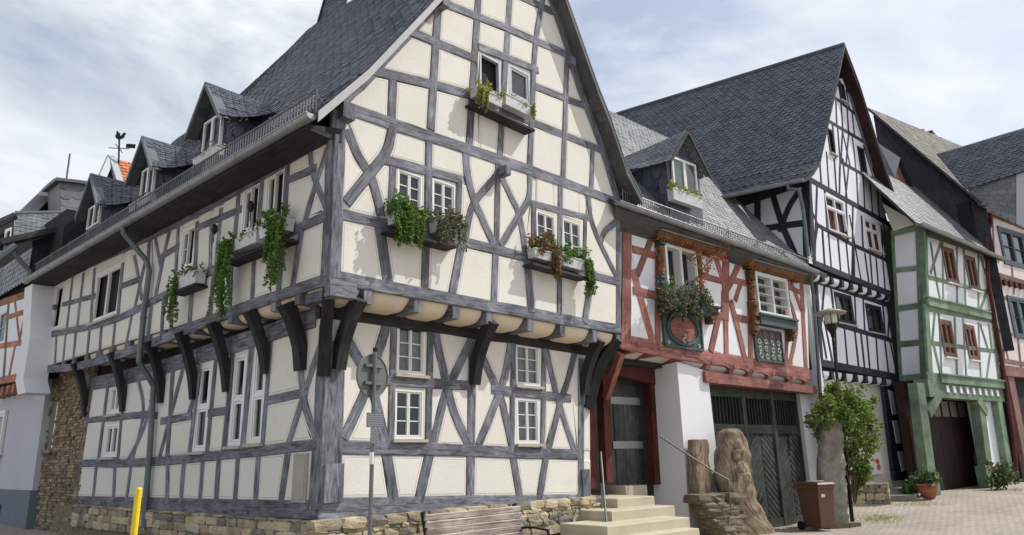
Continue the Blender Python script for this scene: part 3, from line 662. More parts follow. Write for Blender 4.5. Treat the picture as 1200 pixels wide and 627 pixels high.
for x, yb in ((314,438), (268,459), (229,468), (191,472), (146,482), (102,488)):
    a, z = L1.uv(x, yb); bracket(L1, a, z, ZS-.16, .36, .14, 'tdark', H, thick=(.12,.13,.14,.17))
a, z = L1.uv(368, 432); bracket(L1, a+.25, z, ZS-.2, .34, .17, 'tdark', H)
b = MB()                                                        # the two corner brackets stand diagonally
c0 = Vector((5.66, 8.66, 2.75)); c1 = Vector((5.40, 8.22, ZS-.1)); dgn = Vector((-.49, -.32, 0)).normalized()
b.strut(catmull([c0, c0+Vector((-.03,-.05,.6)), (c0+c1)/2+Vector((.06,.09,.3)), c1], 3), Vector((.8,-.55,0)), .17, .22); b.build('jetty_bracket', 'tdark', H)
c0 = Vector((11.62, 8.6, 2.5)); c1 = Vector((12.15, 8.2, ZS-.15)); b = MB(); b.strut(catmull([c0, (c0+c1)/2+Vector((.0,.1,.08)), c1], 3), Vector((.6,.8,0)), .17, .2); b.build('jetty_bracket', 'tdark', H)
# --- rubble plinth and stone tower foot
def stone_mesh(name, mat, seed):
    bm = bmesh.new(); bmesh.ops.create_cube(bm, size=1.0); bmesh.ops.subdivide_edges(bm, edges=bm.edges[:], cuts=1, use_grid_fill=True)
    for v in bm.verts:
        d = v.co.normalized()*0.62; v.co = v.co.lerp(d, 0.34)+Vector((sph_noise(v.co, 2.2, seed), sph_noise(v.co, 2.2, seed+9), sph_noise(v.co, 2.2, seed+17)))*0.16
    me = bpy.data.meshes.new(name); bm.to_mesh(me); bm.free(); me.materials.append(M[mat])
    for p in me.polygons: p.use_smooth = False
    return me
STM = [stone_mesh('stone', mt, i) for i, mt in enumerate(['stone', 'stoneb', 'stonec', 'stone', 'stoneb', 'stone', 'stoneb', 'stonec'])]
def stone_course(f, a0, a1, z0, z1, parent, d=0.0, hs=(.10, .19), ws=(.16, .42), thick=.16, top=None, lim=None):
    z = z0; n = 0
    while z < z1-0.03:
        h = min(U(*hs), z1-z); a = a0+U(-.1, 0)
        while a < a1:
            w = U(*ws)*(0.7+h*2.4); w = min(w, a1-a+0.06); 
            if w < 0.06: break
            o = bpy.data.objects.new('stone', random.choice(STM)); COL.objects.link(o)
            rz = math.atan2(f.D.y, f.D.x); c = f.w(a+w/2, z+h/2, d-thick*0.5+U(-.012, .03))
            o.parent = parent; o.location = c-WL[parent.name]; o.rotation_euler = (U(-.05,.05), U(-.05,.05), rz+(math.pi if RND() < .5 else 0)); o.scale = (w*1.0, thick*1.3, h*1.03)
            a += w+0.004; n += 1
        z += h
    return n
GP = G1.off(.06); LP = L1.off(.06)
n = stone_course(GP, -0.08, 6.12, 0.30, .745, H); n += stone_course(GP, -.1, 6.1, .745, .875, H, d=.02, hs=(.12,.14), ws=(.3,.6))
n += stone_course(LP, 0.1, 8.9, 0.45, .87, H, ws=(.2,.5))
b = MB(); b.hexa([(5.62,8.61,-.1),(11.75,8.61,-.1),(11.75,19,-.1),(5.62,19,-.1),(5.62,8.61,.86),(11.75,8.61,.86),(11.75,19,.86),(5.62,19,.86)]); b.build('plinth', 'mortar', H)
# stone foot of the street side: thin schist slips laid in courses
T0 = L1.uv(104, 480)[0]; T1 = YE-8.65+.02; slit = quad_rect(L1, (58,474,67,470,63,525,54,528))
b = MB(); z = -.05
while z < ZS-.05:
    h = U(.035, .085); a = T0-.05+U(-.1, 0)+(0.0 if z > 1 else -.15)
    while a < T1:
        w = U(.09, .32)
        if not (slit[0]-.02 < a+w/2 < slit[1]+.02 and slit[2] < z < slit[3]):
            dd = U(0.0, .045); P = [L1.w(a+.004, z+.004, dd+U(-.01,.01)), L1.w(a+w-.004, z+.004, dd+U(-.01,.01)), L1.w(a+w-.004, z+.004, -.06), L1.w(a+.004, z+.004, -.06),
                 L1.w(a+.006, z+h-.003, dd+U(-.01,.01)), L1.w(a+w-.008, z+h-.004+U(-.006,.006), dd), L1.w(a+w-.004, z+h-.003, -.06), L1.w(a+.004, z+h-.003, -.06)]
            b.hexa(P)
        a += w
    z += h
b.build('schist_masonry', 'stonet', H, kind='stuff')
b = MB(); b.fbox(L1, T0, T1, -.1, ZS, -.5, -.035); b.build('masonry_core', 'mortar', H)
b = MB(); b.fbox(L1, slit[0], slit[1], slit[2], slit[3], -.03, -.02); b.fbox(L1, slit[0]-.1, slit[1]+.1, slit[2]-.09, slit[2], -.05, .08); b.build('slit_window', ['stonec'], H)
b = MB(); b.fbox(L1, slit[0], slit[0]+.09, slit[2], slit[3], -.019, .0); b.build('slit_frame', 'winwhite', H)
# --- roof
YV = 7.85
pl = [at_y(u, v, YV) for u, v in ((384,124), (408,102), (432,82), (510,0))]; pr = [at_y(u, v, YV) for u, v in ((665,0), (702,105), (714,135), (734,195), (752,230))]
s1 = (pl[3].z-pl[2].z)/(pl[3].x-pl[2].x); s2 = (pr[0].z-pr[1].z)/(pr[0].x-pr[1].x)
AX = (pr[0].z-pl[3].z+s1*pl[3].x-s2*pr[0].x)/(s1-s2); AZ = pl[3].z+s1*(AX-pl[3].x)
PROF = [(pl[0].x-.14, pl[0].z-.14), (pl[1].x, pl[1].z), (pl[2].x, pl[2].z), (AX, AZ)]
def roofz(x):
    for (x0, z0), (x1, z1) in zip(PROF, PROF[1:]):
        if x <= x1: return z0+(z1-z0)*(x-x0)/(x1-x0)
    return AZ
def roofx(z):
    for (x0, z0), (x1, z1) in zip(PROF, PROF[1:]):
        if z <= z1: return x0+(x1-x0)*(z-z0)/(z1-z0)
    return AX
YR = at_x(36, 330, PROF[0][0]).y
ridge = [(YV, AZ)]+[(p.y, p.z) for p in (at_x(u, v, AX) for u, v in ((363,33), (345,52), (290,103), (208,162)))]
ridge = [ridge[0], (ridge[1][0]-1.2, max(AZ, ridge[1][1]))]+ridge[1:]+[(YR, ridge[-1][1]-.05)]
_ry = sorted(ridge); _yy = sorted(set([r_[0] for r_ in _ry]+[YV+.5*i for i in range(1, int((YR-YV)/.5))])); ridge = [(y, float(np.interp(y, [r_[0] for r_ in _ry], [r_[1] for r_ in _ry]))) for y in _yy]
b = MB(); slab = MB()
for (x0, z0), (x1, z1) in zip(PROF[:2], PROF[1:3]):
    slates(b, (x0,YR,z0), (x0,YV,z0), (x1,YV,z1), (x1,YR,z1), .15, .21, scal=.4)
    slab.hexa([(x0,YV+.01,z0-.1),(x0,YR,z0-.1),(x0,YR,z0-.005),(x0,YV+.01,z0-.005),(x1,YV+.01,z1-.1),(x1,YR,z1-.1),(x1,YR,z1-.005),(x1,YV+.01,z1-.005)])
x0, z0 = PROF[2]
for (ya, za), (yb, zb) in zip(ridge, ridge[1:]):
    if yb <= ya: continue
    nsl_ = max(1, round((yb-ya)/.21)); slates(b, (x0,yb,z0), (x0,ya,z0), (AX,ya,za), (AX,yb,zb), .15, (yb-ya)/nsl_, scal=.4)
    slab.hexa([(x0,ya,z0-.1),(x0,yb,z0-.1),(x0,yb,z0-.02),(x0,ya,z0-.02),(AX,ya,za-.14),(AX,yb,zb-.14),(AX,yb,zb-.03),(AX,ya,za-.03)])
RF = slab.build('roof', 'soffit', H)
b.build('slate_courses', 'slate', RF, kind='stuff')
rp = [(AX, AZ)]+[(p.x, p.z) for p in pr]; b = MB(); sf = MB(); edge = MB()
for (x0, z0), (x1, z1) in zip(rp, rp[1:]):
    b.hexa([(x0,YV-.02,z0-.03),(x1,YV-.02,z1-.03),(x1,YR,z1-.03),(x0,YR,z0-.03),(x0,YV-.02,z0+.03),(x1,YV-.02,z1+.03),(x1,YR,z1+.03),(x0,YR,z0+.03)])
    sf.hexa([(x0,YV+.03,z0-.16),(x1,YV+.03,z1-.16),(x1,9,z1-.16),(x0,9,z0-.16),(x0,YV+.03,z0-.034),(x1,YV+.03,z1-.034),(x1,9,z1-.034),(x0,9,z0-.034)])
    edge.hexa([(x0,YV-.012,z0-.20),(x1,YV-.012,z1-.20),(x1,YV+.026,z1-.20),(x0,YV+.026,z0-.20),(x0,YV-.012,z0-.035),(x1,YV-.012,z1-.035),(x1,YV+.026,z1-.035),(x0,YV+.026,z0-.035)])
b.build('roof_slope', 'slate', RF); sf.build('verge_soffit', 'soffitg', RF); edge.build('barge_board', 'soffitg', RF)
b = MB()
for (x0, z0), (x1, z1) in zip(PROF, PROF[1:]):
    b.hexa([(x0,YV-.015,z0-.15),(x1,YV-.015,z1-.15),(x1,YV+.005,z1-.15),(x0,YV+.005,z0-.15),(x0,YV-.015,z0+.01),(x1,YV-.015,z1+.01),(x1,YV+.005,z1+.01),(x0,YV+.005,z0+.01)])
b.build('barge_board', 'barge', RF)
# eave: soffit, gutter, snow guard, downpipe
XG = PROF[0][0]-.06; ZG = PROF[0][1]-.03
b = MB(); b.hexa([(XG+.05,8.13,ZG-.12),(5.45,8.13,5.98),(5.45,YR-.1,5.98),(XG+.05,YR-.1,ZG-.12),(XG+.05,8.13,ZG-.05),(5.45,8.13,6.2),(5.45,YR-.1,6.2),(XG+.05,YR-.1,ZG-.05)]); b.build('eave_soffit', 'tdark', RF)
def half_gutter(p0, p1, r, parent, mat='zinc', joints=10, up=Vector((0,0,1))):
    p0 = Vector(p0); p1 = Vector(p1); t = (p1-p0).normalized(); s = t.cross(up).normalized(); V = []; n = 8
    for q in (p0, p1):
        for j in range(n+1):
            a = math.pi*j/n; V.append(q+s*math.cos(a)*r-up*math.sin(a)*r)
        for j in range(n, -1, -1):
            a = math.pi*j/n; V.append(q+s*math.cos(a)*(r-.012)-up*math.sin(a)*(r-.012))
    k = 2*(n+1); b = MB(); b.add(V, [(j, (j+1)%k, k+(j+1)%k, k+j) for j in range(k)]+[tuple(range(n+1)), tuple(range(k, k+n+1))])
    b.tube([p0+s*r, p1+s*r], .013, 6); b.tube([p0-s*r, p1-s*r], .013, 6)
    for i in range(joints):
        q = p0.lerp(p1, (i+.5)/joints); W = []
        for e in (-.02, .02):
            for j in range(n+1):
                a = math.pi*j/n; W.append(q+t*e+s*math.cos(a)*(r+.007)-up*math.sin(a)*(r+.007))
        b.add(W, [(j, j+1, n+2+j, n+1+j) for j in range(n)])
    return b.build('gutter', mat, parent, smooth=False)
half_gutter((XG,YV+.05,ZG), (XG,YR+.2,ZG), .085, RF, joints=16)
def snow_guard(p0, p1, outw, parent, h=.2, seg=1.25, step=.075):
    p0 = Vector(p0); p1 = Vector(p1); Lg = (p1-p0).length; t = (p1-p0)/Lg; n = max(1, round(Lg/seg)); up = Vector((0,0,1))
    for i in range(n):
        a = p0+t*(Lg*i/n); e = p0+t*(Lg*(i+1)/n); b = MB(); m_ = int((e-a).length/step)
        b.tube([a+up*h, e+up*h], .016, 5); b.tube([a+up*.03, e+up*.03], .014, 5)
        for k in range(1, m_): q = a.lerp(e, k/m_); b.tube([q+up*.03, q+up*h], .0085, 4, cap=False)
        b.tube([a-up*.06, a+up*(h+.05)], .014, 5); b.tube([a+up*h*.9, a-outw*.18+up*.08], .01, 4)
        b.build('snow_guard', 'steel', parent)
snow_guard((PROF[0][0]+.05,YV+.15,PROF[0][1]+.1), (PROF[0][0]+.05,YR,PROF[0][1]+.1), Vector((-1,0,0)), RF, h=.28)
def P3(f, u, v, d): g_ = f.off(d); q = g_.uv(u, v); return g_.w(q[0], q[1], 0)
b = MB(); g0 = Vector((XG, at_x(144,276,XG).y, ZG-.08))
pth = [g0, g0+Vector((0,-.02,-.12)), P3(L2,172,306,.12), P3(L2,175,316,.10), P3(L2,168,372,.10), P3(L2,163,424,.10), P3(L1,180,452,.12), P3(L1,179,470,.10), P3(L1,175,537,.10), P3(L1,170,592,.10), P3(L1,169,618,.10)]
b.tube(pth, .052, 10); 
for q in (pth[4], pth[7], pth[8]): b.tube([q-Vector((0,0,.025)), q+Vector((0,0,.025))], .062, 10)
b.build('downpipe', 'zincd', H)
# --- dormers on the street slope
def dormer(pl_, pr_, py, apex, parent, win):
    xd = PROF[1][0]+.10; yl = at_x(pl_, py, xd).y; yr = at_x(pr_, py, xd).y; yc = (yl+yr)/2; hw = (yl-yr)/2; xf = xd-.22
    za = at_x(apex[0], apex[1], xf).z; ze = za-hw*1.45; ov = .16; zeo = ze-ov*.9
    zb = roofz(xd)
    fd = Fac((xd, yc), (0, 1))
    b = MB(); b.add([(xd,yr,zb-.1),(xd,yl,zb-.1),(xd,yl,ze),(xd,yc,za-.08),(xd,yr,ze)], [(4,3,2,1,0)])
    D_ = b.build('dormer', 'slated', parent)
    for s, y in ((-1, yr), (1, yl)):                             # cheeks
        c = MB(); c.add([(xd,y,zb-.12),(roofx(ze)+.05,y,ze),(xd,y,ze)], [(0,1,2)])
        if s < 0: slates(c, (xd,y-.003,zb), (roofx(ze)+.02,y-.003,ze+.0), (roofx(ze)+.02,y-.003,ze+.01), (xd,y-.003,ze), .16, .3, lift=.022, scal=.5)
        c.build('cheek', 'slate', D_)
    rf = MB(); ns = 6
    for s in (-1, 1):
        ea = []; rg = []
        for k in range(ns+1):
            q = k/ns; xe1 = roofx(zeo+.30)+.04; x = xf+(xe1-xf)*q; z = zeo+.30*q*q; y = yc+s*(hw+ov+.62*q**2.4)
            ea.append(Vector((x, y, z-.02))); rg.append(Vector((xf+(roofx(za)-xf+.05)*q, yc, za-.02*q)))
        for k in range(ns):
            md0 = ea[k].lerp(rg[k], .45)-Vector((0,0,.06+.1*k/ns)); md1 = ea[k+1].lerp(rg[k+1], .45)-Vector((0,0,.06+.1*(k+1)/ns))
            for A0, A1, B1, B0 in ((ea[k], ea[k+1], md1, md0), (md0, md1, rg[k+1], rg[k])):
                if s < 0: slates(rf, A0, A1, B1, B0, .085, .15, lift=.012, scal=.3)
                else: rf.add([A1, A0, B0, B1], [(0,1,2,3)])
    rf.build('dormer_roof', 'slate', D_)
    bb = MB()
    for s in (-1, 1):
        p = Vector((xf-.01, yc+s*(hw+ov), zeo)); q = Vector((xf-.01, yc, za)); dn = Vector((0,0,-.11))
        e = Vector((.045,0,0)); P = [p+dn, q+dn, q+dn+e, p+dn+e, p, q, q+e, p+e]; bb.hexa(P)
        bb.hexa([p+e*1.1+dn*.5, q+e*1.1+dn*.5, q+dn*.5+Vector((.23,0,0)), p+dn*.5+Vector((.23,0,0)), p+e*1.1+dn*.3, q+e*1.1+dn*.3, q+dn*.3+Vector((.23,0,0)), p+dn*.3+Vector((.23,0,0))])
    bb.build('verge_board', 'zincd', D_)
    r = quad_rect(fd, win); r = (r[0], r[1], r[2], min(r[3], ze+.02)); b = MB(); o_ = .04
    for (a0, a1, c0, c1) in ((r[0], r[0]+o_, r[2], r[3]), (r[1]-o_, r[1], r[2], r[3]), (r[0]+o_, r[1]-o_, r[3]-o_, r[3]), (r[0]+o_, r[1]-o_, r[2], r[2]+o_), ((r[0]+r[1])/2-.035, (r[0]+r[1])/2+.035, r[2]+o_, r[3]-o_)):
        b.fbox(fd, a0, a1, c0, c1, .004, .06)
    b.build('window_frame', 'winwhite', D_); b = MB(); b.fbox(fd, r[0]+o_, r[1]-o_, r[2]+o_, r[3]-o_, .006, .02); b.build('pane', 'room', D_)
    b = MB(); b.fbox(fd, r[0]+o_, r[1]-o_, r[2]+o_, r[3]-o_, .024, .029); b.build('pane', 'glass', D_)
    return xd, yc, zb
dormer(236, 264, 150, (242.5,94), RF, (241,133,262,126,262,178,242,184))
dormer(164, 185, 205, (169,157), RF, (168,191,183,185,183,232,169,238))
dormer(104, 122, 245, (107.6,201.6), RF, (106,233,120,228,120,262,107,267))
# --- slated ridge turret with a small rounded dormer
q = at_plane(365, 57, (PROF[2][0], 8, PROF[2][1]), (-(AZ-PROF[2][1]), 0, AX-PROF[2][0]))
yt = q.y; bt = MB(); hw = .85; xc, yc = q.x+.75, yt-.80; zb = q.z-.6
for s in range(4):
    a = math.pi/4+s*math.pi/2; a2 = a+math.pi/2; R2 = hw*1.414
    p0 = Vector((xc+R2*math.cos(a2), yc+R2*math.sin(a2), zb)); p1 = Vector((xc+R2*math.cos(a), yc+R2*math.sin(a), zb)); tp = Vector((xc, yc, zb+6))
    m0 = p1.lerp(tp, .8); m1 = p0.lerp(tp, .8)
    slates(bt, p1, p0, m1, m0, .15, .2, scal=.4); bt.add([p1, p0, m1, m0], [(0,1,2,3)])
TU = bt.build('ridge_turret', 'slate', RF); cA = Vector((xc-hw, yc+hw, zb)); cB = cA.lerp(Vector((xc, yc, zb+6)), .8); b = MB(); b.strut([cA, cB], Vector((0,1,0)), .07, .09); b.build('verge_strip', 'tdark', TU)
b = MB(); pc = at_plane(410, 14, (PROF[2][0], 8, PROF[2][1]), (-(AZ-PROF[2][1]), 0, AX-PROF[2][0]))+Vector((.25,0,0)); V = []; n = 10; cs = 7
for i in range(cs):
    t0 = i/cs; rr = .62*math.cos((t0-.45)*2.0)**.7; zz = pc.z-.42+t0*.9
    for lay in (0, 1):
        r_ = rr+(.05 if lay == 0 else -.01); z_ = zz if lay == 0 else zz+.16
        for j in range(n+1): an = math.pi*j/n; V.append((pc.x+.1-r_*math.sin(an), pc.y+r_*math.cos(an)*1.05, z_))
    k0 = i*2*(n+1); b.F += [(k0+j, k0+j+1, k0+n+2+j, k0+n+1+j) for j in range(n)]
b.V = [Vector(v) for v in V]; b.UV = [(v[1], v[2]) for v in V]; b.mi = [0]*len(b.F); b.build('round_dormer', 'slate', RF)
# ================================================================ flower boxes and plants of the corner house
def flower_box(f, px0, px1, pyt, pyb, label, mat='zboxw', dep=.19, d0=.05, group='flower boxes on window ledges'):
    g_ = f.off(d0+dep); a0, zt = g_.uv(px0, pyt[0]); a1, zt1 = g_.uv(px1, pyt[1])
    if a1 < a0: a0, a1, zt, zt1 = a1, a0, zt1, zt
    zt = (zt+zt1)/2; zb = zt-pyb; T = thing('flower_box', f.w((a0+a1)/2, zb, d0+dep/2), label, 'flower box', group)
    b = MB(); t_ = .012
    lo = [f.w(a0+.015, zb, d0+dep-.02), f.w(a1-.015, zb, d0+dep-.02), f.w(a1-.015, zb, d0+.01), f.w(a0+.015, zb, d0+.01)]
    hi = [f.w(a0, zt, d0+dep), f.w(a1, zt, d0+dep), f.w(a1, zt, d0), f.w(a0, zt, d0)]
    ih = [f.w(a0+t_, zt, d0+dep-t_), f.w(a1-t_, zt, d0+dep-t_), f.w(a1-t_, zt, d0+t_), f.w(a0+t_, zt, d0+t_)]
    il = [v-Vector((0,0,.03)) for v in ih]
    b.add(lo+hi+ih+il, [(3,2,1,0)]+[(i, (i+1)%4, 4+(i+1)%4, 4+i) for i in range(4)]+[(4+i, 4+(i+1)%4, 8+(i+1)%4, 8+i) for i in range(4)]+[(8+i, 8+(i+1)%4, 12+(i+1)%4, 12+i) for i in range(4)])
    b.build('trough', mat, T)
    rm = MB(); 
    for P0, P1 in ((hi[0], hi[1]), (hi[1], hi[2]), (hi[2], hi[3]), (hi[3], hi[0])): rm.tube([P0, P1], .012, 5)
    rm.build('rim', mat, T)
    sb = MB(); sb.add(il, [(0,1,2,3)]); sb.build('soil', 'earth', T)
    return T, a0, a1, zt, d0+dep/2
def box_plant(f, a0, a1, zt, dm, name, label, mat, n=420, h=.14, size=.055, strands=0, slen=.4, sx=None, mat2=None, group=None, drop=.1):
    T = thing(name, f.w((a0+a1)/2, zt-.03, dm), label, 'plant', group)
    bl = []
    k = max(2, int((a1-a0)/.16))
    for i in range(k):
        a = a0+(a1-a0)*(i+.5)/k; bl.append((f.w(a, zt+h*U(.2,.6), dm+U(-.02,.05)), (.15, .14, h*U(.8,1.25)), n//k))
    st = []
    for i in range(strands):
        a = U(*(sx or (a0, a1))); st.append((f.w(a, zt+.02, dm+.1+U(0,.05)), slen*U(.5,1.1), int(60*slen/.4)))
    foliage('leaves', mat, T, bl, size, st, droop=.35)
    if mat2: foliage('flowers', mat2, T, [(c, r, n_//3) for c, r, n_ in bl], size*.8)
    for c, r, n_ in bl: s = MB(); s.tube([Vector(c)-Vector((0,0,h)), Vector(c)+Vector((U(-.05,.05),U(-.05,.05),h*.4))], .006, 4); s.build('stem', 'bark', T)
def shelf(f, px0, px1, py, dep=.25, par=None):
    g_ = f.off(dep); a0, z0 = g_.uv(px0, py[0]); a1, z1 = g_.uv(px1, py[1]); z = (z0+z1)/2
    if a1 < a0: a0, a1 = a1, a0
    b = MB(); b.fbox(f, a0, a1, z-.04, z, .02, .02+dep); b.build('box_shelf', 'tdark', par or H)
# gable, attic window
shelf(G2, 556, 626, (124,147)); r = flower_box(G2, 559, 589, (103,113), .17, 'white flower box at the left of the topmost gable window'); box_plant(G2, *r[1:], 'trailing_plant', 'yellow-green trailing plant under the topmost gable window', 'leafy', 300, .16, .05, 9, .42, (r[1], r[1]+.25))
r = flower_box(G2, 593, 627, (113,124), .19, 'white flower box at the right of the topmost gable window'); box_plant(G2, *r[1:], 'trailing_plant', 'low grass-like plant at the right of the topmost gable window', 'leafy', 170, .07, .045, 4, .35, (r[2]-.12, r[2]))
# gable, left pair
shelf(G2, 458, 534, (270,287)); r = flower_box(G2, 463, 495, (248,256), .17, 'white flower box under the left first-floor gable window'); box_plant(G2, *r[1:], 'trailing_plant', 'lush bright green plant filling the left gable flower box', 'leaf', 1500, .19, .055, 22, .5)
r = flower_box(G2, 512, 546, (257,266), .19, 'grey flower box with mixed plants, second from the house corner'); box_plant(G2, *r[1:], 'trailing_plant', 'mixed grey-green and reddish plants, second box from the corner', 'leafg', 800, .17, .05, 16, .4, mat2='leafr')
# gable, right pair
shelf(G2, 624, 689, (308,325)); r = flower_box(G2, 627, 655, (291,298), .16, 'white flower box under the third first-floor gable window'); box_plant(G2, *r[1:], 'trailing_plant', 'rust and green plant in the third gable flower box', 'leafr', 1000, .24, .055, 12, .5, (r[2]-.2, r[2]-.05), mat2='leaf')
r = flower_box(G2, 660, 690, (299,307), .19, 'grey flower box nearest the red house'); box_plant(G2, *r[1:], 'trailing_plant', 'green plant hanging far over the box nearest the red house', 'leaf', 1000, .2, .05, 26, .65, (r[2]-.14, r[2]+.04))
# street side
shelf(L2, 200, 228, (344,331)); r = flower_box(L2, 204, 229, (327,317), .20, 'small grey flower box under the middle street-side window'); box_plant(L2, *r[1:], 'trailing_plant', 'plant with one long trailing strand under the middle street-side window', 'leaf', 280, .13, .05, 6, .9, (r[2]-.25, r[2]+.1))
shelf(L2, 262, 335, (310,275)); r = flower_box(L2, 264, 300, (286,270), .17, 'white flower box at the far side of the twin street-side windows'); box_plant(L2, *r[1:], 'trailing_plant', 'long bright green curtain of leaves at the far twin window box', 'leaf', 300, .10, .05, 17, 1.15, (r[2]-.3, r[2]+.1))
r = flower_box(L2, 303, 332, (268,254), .17, 'white flower box nearest the corner on the street side'); box_plant(L2, *r[1:], 'trailing_plant', 'thick green hanging plant nearest the corner on the street side', 'leaf', 480, .15, .05, 22, .95, (r[1]-.05, r[1]+.35))
for px, lab in (((308,246), 'nearer of two small black bird figures on street-side flower boxes'), ((265,272), 'farther of two small black bird figures on street-side flower boxes')):
    a, z = L2.uv(*px); T = thing('bird_figure', L2.w(a, z-.13, .2), lab, 'ornament', 'bird figures'); b = MB(); b.lathe(L2.w(a, z, .2), [(.005,-.09),(.03,-.07),(.058,-.01),(.05,.05),(.028,.085),(.005,.10)], 10); b.build('body', 'iron', T, smooth=True)
    b = MB(); b.tube([L2.w(a, z-.085, .2), L2.w(a, z-.22, .2)], .008, 6); b.build('stake', 'iron', T)
# dormer boxes
fdd = Fac((PROF[1][0]-.18, 9), (0, 1))
for x0, x1, yt, lab in ((226,254,(184,173),'white planter in front of the dormer nearest the gable'), (151,175,(240,227),'white planter in front of the middle street dormer')):
    r = flower_box(fdd, x0, x1, yt, .15, lab, dep=.15, group='dormer planters', d0=-.05); box_plant(fdd, *r[1:], 'dry_plant', 'sparse dry plants in the '+lab.split(' in ')[0]+' '+('by the gable dormer' if x0 > 200 else 'by the middle dormer'), 'leafr', 120, .09, .05, 0)
# ================================================================ red timbered house with carved bay windows
DR = (1, -.12); RU = Fac((12.3, 8.35), DR); RG = Fac((12.3, 8.75), DR)
R = thing('red_timbered_house', (16, 9, -.1), 'narrow white house with red timbers and carved window bays', 'house')
rw = rects(RU, [(775,285,813,296,812,357,776,350), (881,320,919,328,920,375,883,368)])
CW = ['white', 'white']
rb = [(.16,[727,262,850,300,950,328]), (.22,[727,400,820,418,948,438]), (.22,[734,258,733,402]), (.13,[741,292,768,300]), (.12,[763,278,755,300,746,322]), (.14,[741,340,770,347]), (.15,[741,316,751,353,765,404]), (.14,[770,300,770,405]),
 (.22,[850,296,849,375]), (.14,[836,292,842,315,850,335]), (.14,[868,302,860,322,852,338]), (.12,[818,322,850,331]), (.13,[818,364,850,372]), (.14,[842,368,832,412]), (.13,[850,368,851,418]), (.15,[855,352,862,378,873,424]), (.12,[853,327,873,332]), (.11,[867,333,861,352]), (.13,[858,371,878,376]), (.14,[820,362,819,414]), (.13,[818,296,819,362]),
 (.15,[877,308,879,428]), (.13,[921,325,921,430]), (.12,[921,345,931,373,932,391,924,430]), (.11,[921,335,940,344]), (.15,[938,323,944,438]), (.12,[926,330,938,362])]
rb = [(w_*1.38, p_) for w_, p_ in rb]
wall(RU, R, [(727,405),(948,442),(945,325),(727,259)], rb, rw, 'tred', CW, line=False, dd=(.025,.045))
for i, r in enumerate(rw): window(RU, r, R, 'winwhite', 2, 3 if i else 0, curtain=bool(i), fr=.055, d0=.14, depth=.10)
# body
ZR = 3.85
def fbody(parent, f, a0, a1, z0, z1, dep, d=-.12, mat='room', name='wall_core'):
    b = MB(); b.fbox(f, a0, a1, z0, z1, -dep, d); return b.build(name, mat, parent)
aR0 = RU.uv(727,402)[0]; aR1 = RU.uv(950,380)[0]
fbody(R, RU, aR0, aR1, ZR-.05, 6.7, 5)
b = MB(); b.fbox(RU, aR1-.02, aR1+.26, -.3, 6.35, -1.2, .02); b.build('white_pier', 'white', R)
# carved bay surrounds
def cornice(f, p0, p1, parent):
    a0, z0 = f.uv(*p0); a1, z1 = f.uv(*p1); n = int((a1-a0)/.11)
    b = MB(); b.hexa([f.w(a0,z0-.07,.24), f.w(a1,z1-.07,.24), f.w(a1,z1-.07,.0), f.w(a0,z0-.07,.0), f.w(a0,z0+.05,.32), f.w(a1,z1+.05,.32), f.w(a1,z1+.05,.0), f.w(a0,z0+.05,.0)]); c = b.build('carved_cornice', 'carved', parent)
    for k in range(n):                                           # dentils
        t0 = (k+.15)/n; t1 = (k+.8)/n; x0, x1 = a0+(a1-a0)*t0, a0+(a1-a0)*t1; za = z0+(z1-z0)*t0; q = MB()
        q.hexa([f.w(x0,za-.13,.20), f.w(x1,za-.13,.20), f.w(x1,za-.13,.02), f.w(x0,za-.13,.02), f.w(x0+.03,za-.071,.25), f.w(x1+.03,za-.071,.25), f.w(x1+.03,za-.071,.02), f.w(x0+.03,za-.071,.02)]); q.build('dentil', 'gold', c)
    b = MB(); b.hexa([f.w(a0,z0+.052,.37), f.w(a1+.03,z1+.052,.37), f.w(a1+.03,z1+.052,.0), f.w(a0,z0+.052,.0), f.w(a0,z0+.066,.37), f.w(a1+.03,z1+.066,.37), f.w(a1+.03,z1+.12,.0), f.w(a0,z0+.12,.0)]); b.build('lead_flashing', 'zinc', c)
cornice(RU, (760,276), (840,299), R); cornice(RU, (868,310), (932,327), R)
def column(f, px, zt, zb, r, parent, twist=True):
    a, z1 = f.uv(px[0], px[1]); _, z0 = f.uv(px[2], px[3]); a2 = f.uv(px[2], px[3])[0]; n = 26; k = 10; V = []; uv = []
    for i in range(n+1):
        t = i/n; z = z1+(z0-z1)*t
        for j in range(k):
            an = 2*math.pi*j/k; rr = r*(1+(.22*math.cos(2*(an-t*9)) if twist else .1*math.cos(t*25)))*(1.25 if t < .06 or t > .94 else 1); V.append(f.w(a+(a2-a)*t+rr*math.cos(an), z, .12+rr*math.sin(an))); uv.append((t*1.3, an*.05))
    F = [(i*k+j, i*k+(j+1)%k, (i+1)*k+(j+1)%k, (i+1)*k+j) for i in range(n) for j in range(k)]
    return mk('twisted_column', V, F, 'gold', parent, uv, smooth=True)
def carved_block(f, px, w, h, d, parent, mat='carved', name='carved_corbel'):
    a, z = f.uv(*px); b = MB(); s = h/4
    for i, dd in enumerate((d, d*.8, d*.92, d*.62)): b.fbox(f, a-w/2*(1-.06*i), a+w/2*(1-.06*i), z+h/2-s*(i+1)+.004, z+h/2-s*i, .02, dd)
    return b.build(name, mat, parent)
column(RU, (769,291,770,324), 0, 0, .075, R); carved_block(RU, (769,286), .2, .22, .22, R, 'teal'); carved_block(RU, (770,331), .17, .26, .2, R, 'teal'); carved_block(RU, (771,345), .2, .26, .26, R); carved_block(RU, (772,360), .22, .3, .22, R); carved_block(RU, (827,372), .22, .36, .24, R); carved_block(RU, (817,335), .14, 1.3, .15, R, 'carved')
